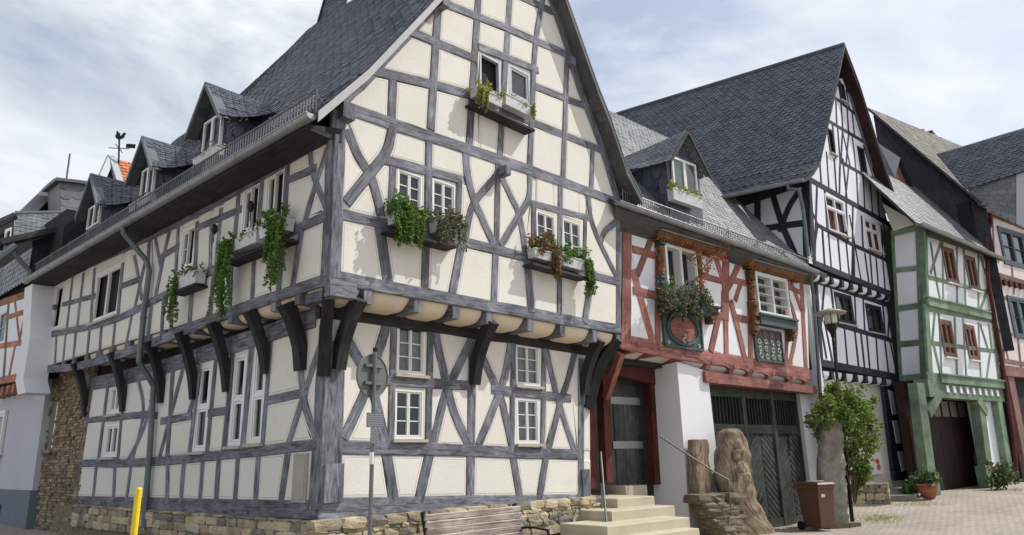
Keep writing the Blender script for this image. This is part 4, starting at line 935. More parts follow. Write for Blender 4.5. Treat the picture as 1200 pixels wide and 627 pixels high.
column(RU, (876,336,877,352), 0, 0, .07, R); carved_block(RU, (875,326), .2, .34, .2, R); carved_block(RU, (878,366), .2, .5, .24, R); carved_block(RU, (879,385), .22, .34, .22, R); carved_block(RU, (922,394), .2, .3, .24, R); carved_block(RU, (921,352), .12, 1.2, .13, R, 'tred')
# apron boards and sills
for (q, nm, mt) in (((776,353,832,364,831,371,776,360), 'bay_sill', 'tdark'), ((884,371,924,378,924,388,884,381), 'carved_apron', 'teal')):
    r = quad_rect(RU, q); b = MB(); b.fbox(RU, r[0]-.05, r[1]+.05, r[2], r[3], .02, .22); b.fbox(RU, r[0]-.1, r[1]+.1, r[3], r[3]+.05, .02, .27); b.build(nm, mt, R)
def relief(q, ring, parent):
    r = quad_rect(RU, q); a0, a1, z0, z1 = r; T = MB(); T.fbox(RU, a0, a1, z0, z1, .02, .055); o = T.build('relief_panel', 'teal', parent)
    e = MB(); e.fbox(RU, a0-.03, a1+.03, z1, z1+.05, .02, .09); e.fbox(RU, a0-.03, a1+.03, z0-.05, z0, .02, .09); e.fbox(RU, a0-.05, a0, z0, z1, .02, .085); e.fbox(RU, a1, a1+.05, z0, z1, .02, .085); e.build('relief_frame', 'teal', o)
    ca, cz = (a0+a1)/2, (z0+z1)/2; rx, rr = (a1-a0)*.43, (z1-z0)*.45
    if ring:
        d = MB(); n = 28; V = [RU.w(ca+rx*.9*math.cos(k/n*6.2832), cz+rr*.9*math.sin(k/n*6.2832), .062) for k in range(n)]; d.add(V, [tuple(range(n))]); d.build('red_roundel', 'tred', o)
        d = MB(); d.tube([RU.w(ca+rx*math.cos(k/n*6.2832), cz+rr*math.sin(k/n*6.2832), .07) for k in range(n+1)], .035, 6); d.tube([RU.w(ca+rx*.84*math.cos(k/n*6.2832), cz+rr*.84*math.sin(k/n*6.2832), .068) for k in range(n+1)], .016, 6); d.build('ring_moulding', 'teal', o)
        d = MB(); d.tube([RU.w(ca-.02+.08*math.sin(k*.5)*(1-.04*k), cz-rr*.62+.10-.014*k, .085) for k in range(16)], .022, 6); d.build('scroll_emblem', 'sill', o)
        d = MB(); d.tube([RU.w(ca, cz+rr*.95, .07), RU.w(ca+.01, cz+rr*.45, .075)], .03, 5); d.build('finial', 'teal', o)
        for sx in (-1, 1):
            for sz in (-1, 1):
                c = MB(); qx, qz = ca+sx*rx*.98, cz+sz*rr*.98; c.tube([RU.w(qx+.05*math.cos(k*.6)*(1-k*.06), qz+.05*math.sin(k*.6)*(1-k*.06), .065) for k in range(14)], .017, 5); c.build('corner_scroll', 'sill', o)
    else:
        for row in range(4):
            for k in range(4):
                c = MB(); qx = a0+(a1-a0)*(k+.5)/4; qz = z0+(z1-z0)*(row+.5)/4; ph = U(0, 6); c.tube([RU.w(qx+.085*math.cos(ph+j*.55)*(1-j*.05), qz+.075*math.sin(ph+j*.55)*(1-j*.04), .066) for j in range(13)], .02, 5)
                c.build('scroll_carving', 'sill' if row < 3 else 'tred', o)
relief((776,362,819,370,818,410,776,403), True, R); relief((884,387,914,392,913,425,883,420), False, R)
# carved scalloped sill, joist ends, coves, lintel
jx = [(742,408),(768,412),(799,418),(830,428),(857,434),(879,438),(902,442),(925,446),(945,449)]
aa = [RU.uv(*p)[0] for p in jx]; zj = [RU.uv(*p)[1] for p in jx]
for i, (a, z) in enumerate(zip(aa, zj)):
    b = MB(); b.hexa([RU.w(a-.07,z-.1,-.02), RU.w(a+.07,z-.1,-.02), RU.w(a+.07,z-.1,-.7), RU.w(a-.07,z-.1,-.7), RU.w(a-.09,z+.12,.05), RU.w(a+.09,z+.12,.05), RU.w(a+.09,z+.12,-.7), RU.w(a-.09,z+.12,-.7)]); b.build('joist_end', 'tred', R)
for (a0, z0), (a1, z1) in zip(list(zip(aa, zj)), list(zip(aa[1:], zj[1:]))):
    cv = MB(); n = 6; P = []
    for k in range(n+1):                                          # scalloped carved lip
        t_ = k/n; q = a0+.09+(a1-a0-.18)*t_; P += [RU.w(q, z0+(z1-z0)*t_+.16, .045), RU.w(q, z0+(z1-z0)*t_+.02+.05*math.sin(math.pi*t_), .045), RU.w(q, z0+(z1-z0)*t_+.02+.05*math.sin(math.pi*t_), -.1)]
    cv.add(P, [f_ for k in range(n) for f_ in ((k*3, k*3+1, (k+1)*3+1, (k+1)*3), (k*3+1, k*3+2, (k+1)*3+2, (k+1)*3+1))]); cv.build('scalloped_lip', 'tred', R)
    cv = MB(); q0 = (z0+z1)/2; big = a0 < aa[2]-.1; dp = -.55 if big else -.28
    cv.hexa([RU.w(a0+.075,z0-.12,dp), RU.w(a1-.075,z1-.12,dp), RU.w(a1-.075,z1-.12,-.75), RU.w(a0+.075,z0-.12,-.75), RU.w(a0+.075,z0+.06,-.01), RU.w(a1-.075,z1+.06,-.01), RU.w(a1-.075,z1+.06,-.75), RU.w(a0+.075,z0+.06,-.75)]); cv.build('cove', 'white' if not big else 'cream', R)
bl = [RU.uv(*p) for p in ((827,441), (957,457))]; b = MB(); b.hexa([RU.w(bl[0][0],bl[0][1]-.13,.0), RU.w(bl[1][0],bl[1][1]-.1,.0), RU.w(bl[1][0],bl[1][1]-.1,-.3), RU.w(bl[0][0],bl[0][1]-.13,-.3), RU.w(bl[0][0],bl[0][1]+.12,-.005), RU.w(bl[1][0],bl[1][1]+.1,-.005), RU.w(bl[1][0],bl[1][1]+.1,-.3), RU.w(bl[0][0],bl[0][1]+.12,-.3)]); b.build('lintel', 'tred', R)
# white pillar between porch and gate
_pf = RG.off(.3); pa0 = _pf.uv(798,500)[0]; pa1 = _pf.uv(839,540)[0]; b = MB(); e_ = .05
b.hexa([RG.w(pa0-.04,-.3,.36), RG.w(pa1+.03,-.3,.36), RG.w(pa1+.02,-.3,-.55), RG.w(pa0-.04,-.3,-.55), RG.w(pa0+.03,3.6,.31), RG.w(pa1-.02,3.45,.31), RG.w(pa1-.02,3.42,-.55), RG.w(pa0+.03,3.52,-.55)]); b.build('white_pillar', 'white', R)
b = MB(); b.fbox(RG, pa1-.03, bl[0][0]+.35, 3.2, 3.7, -.5, .2); b.build('white_infill', 'white', R)
b = MB(); b.fbox(RG, RG.uv(940,520)[0], RG.uv(957,520)[0], -.4, 3.15, -.8, .1); b.build('white_pillar', 'white', R)
# gate
ga0, ga1 = RG.uv(840,540)[0]-.05, RG.uv(940,520)[0]; gf = RG.off(-.06); GT = MB(); zg0 = gz(18, 8)-.05; zg1 = 3.12; gw = ga1-ga0
sx = [ga0, ga0+gw*.355, ga0+gw*.69, ga1]; FR = MB()
for i, x in enumerate(sx): FR.fbox(gf, x-.07 if i else x, x+.07 if i < 3 else x, zg0, zg1+.12, -.03, .06)
zr = [zg0, zg0+.22, 2.08, 2.28, 2.95, zg1+.12]
GO = FR.build('gate_post', 'gate', R)
for i in range(3):
    x0, x1 = sx[i]+.075, sx[i+1]-.075
    for za, zb in ((zg0+.02, zg0+.24), (2.06, 2.28), (2.93, zg1+.1)): q = MB(); q.fbox(gf, x0, x1, za, zb, -.03, .045); q.build('gate_rail', 'gate', R)
    q = MB(); q.fbox(gf, x0, x1, 2.28, 2.93, -.12, -.10); q.build('gate_backing', 'room', R)
    n = 9
    for k in range(n): q = MB(); xx = x0+(x1-x0)*(k+.5)/n; q.fbox(gf, xx-.028, xx+.028, 2.285, 2.925, -.02, .015); q.build('gate_slat', 'tdark', R)
    # herringbone boards: two fields, boards meeting in the middle
    xm = (x0+x1)/2; bw = .13; zlo, zhi = zg0+.24, 2.06; s_ = .85
    for side in (-1, 1):
        xa, xb = (x0, xm-.004) if side < 0 else (xm+.004, x1); zz = zlo-(xb-xa)*s_-bw
        while zz < zhi+bw:
            if side < 0: P = [(xa, zz), (xb, zz+(xb-xa)*s_), (xb, zz+(xb-xa)*s_+bw*1.25), (xa, zz+bw*1.25)]
            else: P = [(xa, zz+(xb-xa)*s_), (xb, zz), (xb, zz+bw*1.25), (xa, zz+(xb-xa)*s_+bw*1.25)]
            P = clip(clip(P, (0, 1), zlo), (0, -1), -zhi); P = dedupe(P)
            if len(P) >= 3 and abs(p_area(P)) > .003:
                if p_area(P) < 0: P = P[::-1]
                I = inset(P, .012) if abs(p_area(P)) > .01 else P; n_ = len(P); t_ = U(.012,.02)
                V = [gf.w(x, z, -.02) for x, z in P]+[gf.w(x, z, t_) for x, z in I]; ang = s_*side*-1
                uv = [((x+z*ang), (z-x*ang)+zz*3) for x, z in P+I]
                mk('gate_board', V, [(k, (k+1)%n_, n_+(k+1)%n_, n_+k) for k in range(n_)]+[tuple(range(n_, 2*n_))], 'gate', R, uv)
            zz += bw*1.3
q = MB(); q.fbox(gf, ga0, ga1, zg0, zg1+.12, -.2, -.15); q.build('gate_backing', 'room', R)
# porch
pf = RG.off(-.35); p0a = pf.uv(700,500)[0]; p1a = pf.uv(769,500)[0]; zt_ = .97
def post(f, pxa, pxb, w, parent, mat, name, z0, z1, d=0, th=.2):
    a0 = f.uv(*pxa)[0]; a1 = f.uv(*pxb)[0]; b = MB(); b.hexa([f.w(a1-w/2,z0,d), f.w(a1+w/2,z0,d), f.w(a1+w/2,z0,d-th), f.w(a1-w/2,z0,d-th), f.w(a0-w/2,z1,d), f.w(a0+w/2,z1,d), f.w(a0+w/2,z1,d-th), f.w(a0-w/2,z1,d-th)]); return b.build(name, mat, parent)
post(pf, (711,462), (715,562), .2, R, 'tredd', 'door_post', zt_+.1, 3.45); post(pf, (766,450), (771,560), .2, R, 'tredd', 'door_post', zt_, 3.45); post(pf, (697,462), (701,562), .2, R, 'tredd', 'door_post', zt_, 3.6, d=-.12)
b = MB(); b.strut([P3(pf,710,466,.06), P3(RU,727,414,-.05)], pf.D, .15, .15); b.build('porch_brace', 'tred', R)
b = MB(); h0 = pf.uv(722,428); h1 = pf.uv(776,447); b.hexa([pf.w(h0[0]-.4,h0[1]-.16,.03), pf.w(h1[0],h1[1]-.12,.03), pf.w(h1[0],h1[1]-.12,-.2), pf.w(h0[0]-.4,h0[1]-.16,-.2), pf.w(h0[0]-.4,h0[1]+.45,.03), pf.w(h1[0],h1[1]+.4,.03), pf.w(h1[0],h1[1]+.4,-.2), pf.w(h0[0]-.4,h0[1]+.45,-.2)]); b.build('door_header', 'tredd', R)
bf = RG.off(-.85); b = MB(); b.fbox(bf, -.9, 3.4, .9, 3.9, -.1, 0); b.build('porch_back_wall', 'porch', R)
dr = quad_rect(bf, (719,455,763,458,764,566,720,568)); 
for k in range(4): q = MB(); w_ = (dr[1]-dr[0])/4; q.fbox(bf, dr[0]+w_*k+.006, dr[0]+w_*(k+1)-.006, .97, 2.95, .002, .03+.006*(k%2)); q.build('door_board', 'porch', R)
for z_ in (1.75, 2.72): q = MB(); q.fbox(bf, dr[0]-.1, dr[1]+.1, z_, z_+.16, .037, .06); q.build('door_rail', 'wingrey', R)
q = MB(); q.fbox(RG, -.75, pa0+.2, 3.5, 3.6, -1.7, -.1); q.build('porch_ceiling', 'tdark', R)
q = MB(); q.fbox(RG, -.85, -.7, .6, 3.8, -1.7, -.3); q.build('porch_side_wall', 'tdark', R)
q = MB(); q.fbox(RG, pa0, pa0+.2, .6, 3.6, -.95, -.56); q.build('porch_side_wall', 'porch', R)
q = MB(); q.fbox(RG, -.66, -.42, 1.75, 2.1, -.42, -.3); q.tube([RG.w(-.52,1.75,-.36), RG.w(-.52,.98,-.36)], .015, 6); q.build('meter_box', 'zincd', R)
# roof of the red house
ge0, ge1 = at_plane(743,243, RU.P+RU.N*.42, RU.N), at_plane(952,317, RU.P+RU.N*.42, RU.N); zg = (ge0.z+ge1.z)/2
upv = -RU.N*.72+Vector((0,0,.92)); e0 = Vector((ge0.x-.6, ge0.y+.07, ge0.z)); e1 = Vector((ge1.x+.9, ge1.y-.1, ge1.z)); LR = 6.2
b = MB(); sl_ = MB(); fl = -RU.N*.5+Vector((0,0,.36))
slates(b, e0, e1, e1+fl, e0+fl, .14, .19, scal=.4); slates(b, e0+fl, e1+fl, e1+fl+upv*LR, e0+fl+upv*LR, .14, .19, scal=.4)
dnv = Vector((0,0,-.1)); sl_.hexa([e0+dnv, e1+dnv, e1+fl+dnv, e0+fl+dnv, e0-Vector((0,0,.004)), e1-Vector((0,0,.004)), e1+fl-Vector((0,0,.004)), e0+fl-Vector((0,0,.004))])
sl_.hexa([e0+fl+dnv, e1+fl+dnv, e1+fl+upv*LR+dnv, e0+fl+upv*LR+dnv, e0+fl-Vector((0,0,.004)), e1+fl-Vector((0,0,.004)), e1+fl+upv*LR-Vector((0,0,.004)), e0+fl+upv*LR-Vector((0,0,.004))])
RRF = sl_.build('roof', 'soffit', R); b.build('slate_courses', 'slatel', RRF, kind='stuff')
half_gutter(e0+RU.N*.06+Vector((0,0,-.02)), e1-RU.D*.75+RU.N*.06+Vector((0,0,-.02)), .08, RRF, joints=8)
snow_guard(e0-RU.N*.12+RU.D*.4+Vector((0,0,.1)), e1-RU.N*.12-RU.D*.8+Vector((0,0,.1)), RU.N, RRF, h=.26)
q = MB(); w0_, w1_ = RU.w(aR0,6.28,.0), RU.w(aR1+.2,6.2,.0); q.hexa([w0_, w1_, e1-RU.D*.6+Vector((0,0,-.12)), e0+Vector((0,0,-.12)), w0_+Vector((0,0,.06)), w1_+Vector((0,0,.06)), e1-RU.D*.6+Vector((0,0,-.06)), e0+Vector((0,0,-.06))]); q.build('eave_soffit', 'soffitg', RRF)
b = MB(); b.tube([P3(RU,950,319,.38), P3(RU,951,330,.28), P3(RU,953,345,.1), P3(RU,954,360,.08), P3(RU,957,400,.08), P3(RU,961,455,.08), P3(RU,962,470,.08)], .05, 9); b.build('downpipe', 'zincd', R)
# its swept dormer, facing the street
def street_dormer(px_l, px_r, py, apex, win):
    df = RU.off(-.18); al, ar = df.uv(px_l, py)[0], df.uv(px_r, py)[0]; ac = (al+ar)/2; hw = (ar-al)/2; ff = df.off(.25); za = ff.uv(*apex)[1]; ac2 = ac; ze = za-hw*1.35
    def rd(z):                                                   # depth behind df where the roof surface reaches z
        return max(.05, (z-(ge0.z+ge1.z)/2-.36)/.92*.72+.42+.18-.1)
    zb = 6.9; b = MB(); b.add([df.w(al,zb-.4,0), df.w(ar,zb-.4,0), df.w(ar,ze,0), df.w(ac,za-.08,0), df.w(al,ze,0)], [(0,1,2,3,4)]); 
    D_ = b.build('dormer', 'slate', RRF); c = MB(); slates(c, df.w(al,ze-.02,.004), df.w(ar,ze-.02,.004), df.w(ac+.05,za-.1,.004), df.w(ac-.05,za-.1,.004), .12, .14); c.build('gable_slates', 'slate', D_, kind='stuff')
    for s, a in ((-1, al), (1, ar)):
        c = MB(); c.add([df.w(a,zb-.3,0), df.w(a,ze+.02,-rd(ze)), df.w(a,ze,0)], [(0,1,2)])
        if s < 0: slates(c, df.w(a-.003,ze+.02,-rd(ze)), df.w(a-.003,zb-.1,0), df.w(a-.003,ze,0), df.w(a-.003,ze+.03,-rd(ze)), .2, .3, lift=.028)
        c.build('cheek', 'slate', D_)
    rf = MB(); ns = 6
    for s in (-1, 1):
        ea, rg = [], []
        for k in range(ns+1):
            q = k/ns; zz = ze-.12+.35*q*q; dpt = .25-(rd(ze+.3)+.3)*q; ea.append(df.w(ac+s*(hw+.16+.75*q**2.2), zz, dpt)); rg.append(df.w(ac, za-.02*q, .25-(rd(za)+.3)*q))
        for k in range(ns):
            m0 = ea[k].lerp(rg[k], .45)-Vector((0,0,.06+.1*k/ns)); m1 = ea[k+1].lerp(rg[k+1], .45)-Vector((0,0,.06+.1*(k+1)/ns))
            for A0, A1, B1, B0 in ((ea[k], ea[k+1], m1, m0), (m0, m1, rg[k+1], rg[k])):
                if s < 0: slates(rf, A1, A0, B0, B1, .09, .16, lift=.012)
                else: slates(rf, A0, A1, B1, B0, .09, .16, lift=.012)
    rf.build('dormer_roof', 'slatel', D_)
    bb = MB()
    for s in (-1, 1):
        p = ff.w(ac+s*(hw+.16), ze-.12, .01); q = ff.w(ac, za, .01); e = -RU.N*.04; dn = Vector((0,0,-.1)); bb.hexa([p+dn, q+dn, q+dn+e, p+dn+e, p, q, q+e, p+e])
    bb.build('verge_board', 'soffit', D_)
    r = quad_rect(df, win); b = MB(); o_ = .06
    for (a0, a1, c0, c1) in ((r[0], r[0]+o_, r[2], r[3]), (r[1]-o_, r[1], r[2], r[3]), (r[0]+o_, r[1]-o_, r[3]-o_, r[3]), (r[0]+o_, r[1]-o_, r[2], r[2]+o_), ((r[0]+r[1])/2-.05, (r[0]+r[1])/2+.05, r[2]+o_, r[3]-o_)): b.fbox(df, a0, a1, c0, c1, .02, .07)
    b.build('window_frame', 'winwhite', D_); b = MB(); b.fbox(df, r[0]+o_, r[1]-o_, r[2]+o_, r[3]-o_, .022, .03); b.build('pane', 'curtain', D_); b = MB(); b.fbox(df, r[0]+o_, r[1]-o_, r[2]+o_, r[3]-o_, .036, .042); b.build('pane', 'glass', D_)
    return df
df = street_dormer(782, 819, 205, (806,152), (785,184,814,194,815,231,787,222))
r = flower_box(df, 789, 823, (221,231), .28, 'long white flower box on the dormer of the red house', d0=.08); box_plant(df, *r[1:], 'dormer_plant', 'pale yellow-green plants in the dormer box of the red house', 'leafy', 320, .16, .07, 0)
# heather on the left bay
for (x0, x1, yt, lab, mt) in ((778,805,(352,357),'grey-green heather bush at the left of the carved bay','leafg'), (808,835,(357,363),'grey-green heather bush at the right of the carved bay','leafg')):
    r = flower_box(RU, x0, x1, yt, .16, 'dark trough under the '+lab.split(' at ')[0]+' at '+lab.split(' at ')[1], mat='tdark', d0=.26, dep=.22); box_plant(RU, *r[1:], 'heather_plant', lab, mt, 1900, .34, .055, 0, .2, mat2='leafd')
T = thing('climbing_vine', P3(RU,823,356,.35), 'red-leaved vine climbing beside the carved bay to the gutter', 'plant')
vp = [P3(RU,823,356,.35), P3(RU,820,330,.36), P3(RU,826,312,.38), P3(RU,838,300,.42), P3(RU,846,290,.46), P3(RU,849,282,.5)]; b = MB(); b.tube(catmull(vp, 4), .012, 5); b.tube(catmull([vp[2], P3(RU,816,296,.4), P3(RU,822,285,.42)], 4), .009, 5); b.build('stem', 'bark', T)
foliage('leaves', 'leafred', T, [(P3(RU,u,v,.4), (.26,.16,.22), 60) for u, v in ((821,335),(825,316),(834,306),(842,299),(848,288),(818,298))], .07)
# ================================================================ black and white timbered house
BW = Fac((19.5, 7.6), DR); BWa = BW.off(-.22); BWg = BW.off(-.5)
B = thing('black_timbered_house', (24, 9, 0), 'tall white house with black timbers and steep slate gable roof', 'house')
WB = ['whiteb', 'whiteb']
def many(pairs, w): return [(w, list(p)) for p in pairs]
bw2 = rects(BW, [(966,225,990,240,992,279,970,268), (1012,254,1030,264,1032,298,1016,290), (969,150,975,153,979,183,971,178), (1004,171,1012,175,1016,207,1008,202), (982,96,989,100,991,121,983,116)])
b2 = [(.2,[946,209,1042,263]), (.2,[953,308,1050,347]), (.15,[958,264,997,286]), (.15,[997,286,1041,306]), (.15,[984,189,1030,216]), (.15,[971,142,1011,166]), (.14,[976,113,1001,133]),
 (.2,[948,208,954,308]), (.2,[1042,262,1049,346])]
b2 += many([(957,215,954,306),(946,236,958,264),(958,264,952,302),(966,222,969,270),(991,238,993,284),(999,240,998,330),(995,252,1009,330),(1009,253,1011,294),(1032,264,1034,304),(1034,262,1046,306),
  (963,268,966,313),(970,270,974,317),(981,277,985,321),(991,283,995,325),(1000,290,1001,328),(1013,297,1018,334),(1019,299,1022,336),(1026,302,1029,338),(1034,305,1037,341),
  (960,189,962,218),(968,178,971,223),(977,186,980,228),(984,188,983,230),(987,186,992,234),(994,196,990,236),(1003,200,1005,241),(1011,206,1013,246),(1019,212,1022,250),(1027,216,1030,255),
  (975,146,979,186),(981,148,984,190),(987,150,985,188),(986,150,996,196),(994,156,991,194),(998,158,1003,202),(979,116,980,146),(985,120,987,150),(992,126,994,155),(998,132,1001,160),(984,95,986,116),(991,105,995,128),(1011,170,1024,212)], .10)
wall(BW, B, [(948,308),(1050,347),(1042,262),(948,209)], b2, bw2, 'tblack', WB, line=False, rough=.7, dd=(.02,.03))
wall(BW, B, [(950,208),(1040,260),(1030,225),(1011,164),(988,92),(984,92),(972,140),(961,188)], [], bw2[2:], 'tblack', WB, line=False)
for i, r in enumerate(bw2): window(BW, r, B, 'whiteb' if i < 2 else 'tblack', 2 if i < 2 else 1, 0, sill='sill', curtain=False, fr=.045, transom=.66 if i < 2 else 0, d0=.03, back='brick_in', glass=(i > 1))
bw1 = rects(BWa, [(974,338,999,350,1001,383,983,376), (1013,354,1033,361,1036,393,1017,387)])
b1 = [(.22,[955,328,1049,360]), (.16,[966,376,1048,400]), (.22,[961,425,1052,442]), (.16,[956,328,963,425]), (.2,[1046,356,1050,440])]
b1 += many([(966,330,960,400),(955,345,968,420),(973,334,978,378),(1001,346,1003,386),(1011,350,1013,388),(1034,358,1037,394),(1042,358,1040,396),(966,378,975,424),(978,380,980,427),(989,384,993,430),(1001,387,1006,433),(1008,389,1013,434),(1015,391,1019,435),(1026,394,1029,437),(1036,396,1041,440),(1042,398,1051,440)], .11)
wall(BWa, B, [(961,427),(1052,443),(1048,357),(956,327)], b1, bw1, 'tblack', WB, line=False, rough=.7, dd=(.02,.03))
for r in bw1: window(BWa, r, B, 'tblack', 2, 0, curtain=False, fr=.07, back='brick_in', sill='sill')
zj2 = BW.uv(1000,328)[1]-.12; zj1 = BWa.uv(1000,434)[1]-.12
jetty(BW, [(954,322),(965,326),(976,330),(988,335),(999,339),(1010,343),(1021,347),(1032,351),(1042,355),(1050,358)], .24, zj2, .22, .16, B, 'tblack', 'whiteb')
jetty(BWa, [(963,438),(976,440),(991,443),(1004,446),(1016,448),(1027,450),(1038,452),(1050,455)], .26, zj1, .24, .16, B, 'tblack', 'whiteb')
aB0, aB1 = BW.uv(950,300)[0], BW.uv(1049,330)[0]
b = MB(); b.fbox(BWa, aB0+.1, aB1, zj1-.2, zj2, -9, -.1); b.fbox(BW, aB0, aB1, zj2-.05, BW.uv(946,209)[1], -9, -.1); b.build('wall_core', 'room', B)
b = MB(); b.fbox(BWg, aB0+.05, aB1-1.1, -.3, zj1-.1, -6, 0.0); b.build('ground_floor_wall', 'cream', B)
# leaning black corner post with white inserts
cp = [BWg.uv(*p) for p in ((1031,452),(1047,455),(1061,562),(1044,562))]; b = MB(); b.add([BWg.w(x, z, .12) for x, z in cp]+[BWg.w(x, z, -.6) for x, z in cp], [(3,2,1,0),(4,5,6,7),(0,1,5,4),(1,2,6,5),(2,3,7,6),(3,0,4,7)]); b.build('corner_post', 'tblack', B)
for q in ((1036,457,1041,459,1046,486,1041,486), (1041,493,1047,493,1051,520,1046,520), (1047,529,1053,529,1057,552,1052,553)):
    p = [BWg.uv(q[i], q[i+1]) for i in range(0, 8, 2)]; panel(BWg.off(.13), p[::-1], B, WB, d=.01, line=False)
# roof
bv = BW.off(.45); V0 = [P3(bv, *p, 0) for p in ((943,209), (953,201), (961,188), (990,52))]; rb_ = at_z(716, 136, V0[3].z); dv = rb_-V0[3]
b = MB(); sl_ = MB(); dn = Vector((0,0,-.12))
for p, q in zip(V0, V0[1:]):
    slates(b, p+dv, p, q, q+dv, .155, .23, lift=.02, scal=.45); sl_.hexa([p+dn, p+dv+dn, p+dv-Vector((0,0,.004)), p-Vector((0,0,.004)), q+dn, q+dv+dn, q+dv-Vector((0,0,.004)), q-Vector((0,0,.004))])
BR = sl_.build('roof', 'soffit', B); b.build('slate_courses', 'slate', BR, kind='stuff')
b = MB(); b.tube([V0[3]+Vector((0,0,.02)), V0[3]+dv+Vector((0,0,.02))], .07, 6); b.build('ridge_cap', 'slate', BR)
V1 = [V0[3]]+[P3(bv, *p, 0) for p in ((1008,100), (1036,190), (1053,240))]; b = MB(); sf = MB()
for p, q in zip(V1, V1[1:]):
    b.hexa([p+dv, p, q, q+dv, p+dv+Vector((0,0,.08)), p+Vector((0,0,.08)), q+Vector((0,0,.08)), q+dv+Vector((0,0,.08))])
    i_ = -BW.N*1.2; n_ = BW.N*-.03; sf.hexa([p+n_-Vector((.02,0,.2)), q+n_-Vector((.02,0,.2)), q+i_-Vector((.02,0,.2)), p+i_-Vector((.02,0,.2)), p+n_-Vector((0,0,.005)), q+n_-Vector((0,0,.005)), q+i_-Vector((0,0,.005)), p+i_-Vector((0,0,.005))])
b.build('roof_slope', 'slate', BR); sf.build('verge_soffit', 'tbrown', BR)
half_gutter(V0[0]+Vector((-.1,0,-.05)), V0[0]+dv*.8+Vector((-.1,0,-.05)), .08, BR, joints=8)
b = MB(); g0 = V0[0]+dv*.02+Vector((-.1,0,-.1)); b.tube([g0+dv*.03, g0+dv*.03-Vector((0,0,.15)), P3(BW,936,222,.35), P3(BW,941,245,.3), P3(BW,943,262,.3), P3(BW,947,300,.3)], .055, 8); b.build('downpipe', 'zincd', B)
# side wall towards the red house
sp = BW.w(aB0, 0, 0); BS = Fac((sp.x, sp.y), (.12, 1)); BS.N = Vector((-1, .12, 0)).normalized()
wall(BS, B, [(862,238),(946,209),(946,303),(925,292)], [(.3,[862,240,946,211]), (.22,[888,230,888,262]), (.2,[905,226,917,264,930,294]), (.2,[938,222,924,244,914,272]), (.2,[893,268,946,261]), (.25,[944,212,946,303]), (.2,[872,236,868,262])], [], 'tblack', WB, line=False, dd=(.02,.04))
b = MB(); b.fbox(BS, 0.12, .9, zj2, 9.9, -1, -.05); b.fbox(BS, .9, 9, -.3, 9.9, -2, -.05); b.build('side_wall_core', 'whiteb', B)
# ================================================================ green timbered house
GF = Fac((26.5, 5.62), (1, -.18)); GS = Fac((26.5, 5.62), (.18, 1)); GS.N = Vector((-1, .18, 0)).normalized()
K = thing('green_timbered_house', (29, 7, .2), 'white house with sage green timbers and a dark brown cart gate', 'house')
WG = ['whiteb', 'lineg']
gw1 = rects(GF, [(1105,289,1120,294,1120,334,1106,329), (1131,299,1145,304,1145,342,1133,337)]); gw2 = rects(GF, [(1101,373,1116,378,1119,421,1104,416), (1129,379,1142,383,1146,424,1134,420)])
gb1 = [(.22,[1083,273,1166,301]), (.2,[1082,350,1165,368]), (.26,[1084,272,1086,355]), (.15,[1088,325,1165,345]), (.14,[1090,284,1096,325,1102,355]), (.14,[1102,285,1090,320]), (.14,[1104,282,1105,356]), (.14,[1121,288,1121,358]), (.13,[1129,292,1131,360]), (.13,[1146,298,1146,364]), (.14,[1148,300,1160,340]), (.14,[1162,322,1148,364]), (.2,[1162,300,1166,368])]
wall(GF, K, [(1085,354),(1166,370),(1164,300),(1085,273)], gb1, gw1, 'tgreen', ['whiteb','whiteb'], line=False, rough=.6)
gb2 = [(.24,[1082,360,1166,376]), (.24,[1086,440,1172,452]), (.3,[1085,360,1090,440]), (.15,[1090,402,1168,412]), (.14,[1095,366,1092,400]), (.14,[1092,398,1102,440]), (.13,[1100,368,1103,440]), (.13,[1118,372,1121,442]), (.13,[1128,374,1132,444]), (.13,[1146,378,1149,448]), (.13,[1148,380,1158,412]), (.13,[1158,380,1162,412]), (.13,[1160,412,1155,448]), (.26,[1163,374,1171,452])]
wall(GF, K, [(1088,442),(1172,454),(1166,374),(1085,358)], gb2, gw2, 'tgreen', ['whiteb','whiteb'], line=False, rough=.6)
for r in gw1+gw2: window(GF, r, K, 'winbrown', 2, 0, curtain=True, fr=.1, sill='winwhite', d0=.04)
sb = [(.2,[1046,274,1080,266]), (.18,[1049,317,1078,314]), (.2,[1051,362,1079,358]), (.2,[1052,404,1081,401]), (.2,[1055,444,1084,441]), (.3,[1078,264,1084,443]), (.12,[1046,270,1056,446])]
wall(GS, K, [(1046,272),(1081,265),(1085,445),(1056,447)], sb, [], 'tgreen', WG, rough=.5)
P = [GS.uv(*p) for p in ((1034,238),(1076,262),(1047,271))]; panel(GS.off(.02), P, K, ['cream','cream'], line=False)
for z in (GF.uv(1120,362)[1], GF.uv(1130,447)[1]):                 # moulded string courses
    b = MB(); b.fbox(GF, -.15, 4.9, z-.13, z+.12, -.1, .11); b.fbox(GF, -.19, 4.94, z+.12, z+.17, -.1, .15); b.build('string_course', 'tgreen', K)
for k in range(9): b = MB(); a_ = .3+k*.5; z = GF.uv(1130,449)[1]-.26; b.fbox(GF, a_-.09, a_+.09, z-.1, z+.12, -.3, .06); b.build('joist_end', 'whiteb', K)
for px in (((1081,462),(1095,578),.5), ((1151,470),(1163,573),.44), ((1172,470),(1187,566),.42)):
    post(GF.off(.02), px[0], px[1], px[2], K, 'tgreen', 'gate_post', .1, 3.55, th=.28)
post(GF.off(.06), (1158,545), (1164,573), .52, K, 'tgreen', 'post_foot', .1, 1.0, th=.32); post(GF.off(.06), (1094,552), (1097,578), .6, K, 'tgreen', 'post_foot', .1, .9, th=.32)
b = MB(); zl = GF.uv(1120,460)[1]; b.fbox(GF, -1.0, 4.9, zl-.2, zl+.35, -.4, .03); b.build('lintel', 'tgreen', K)
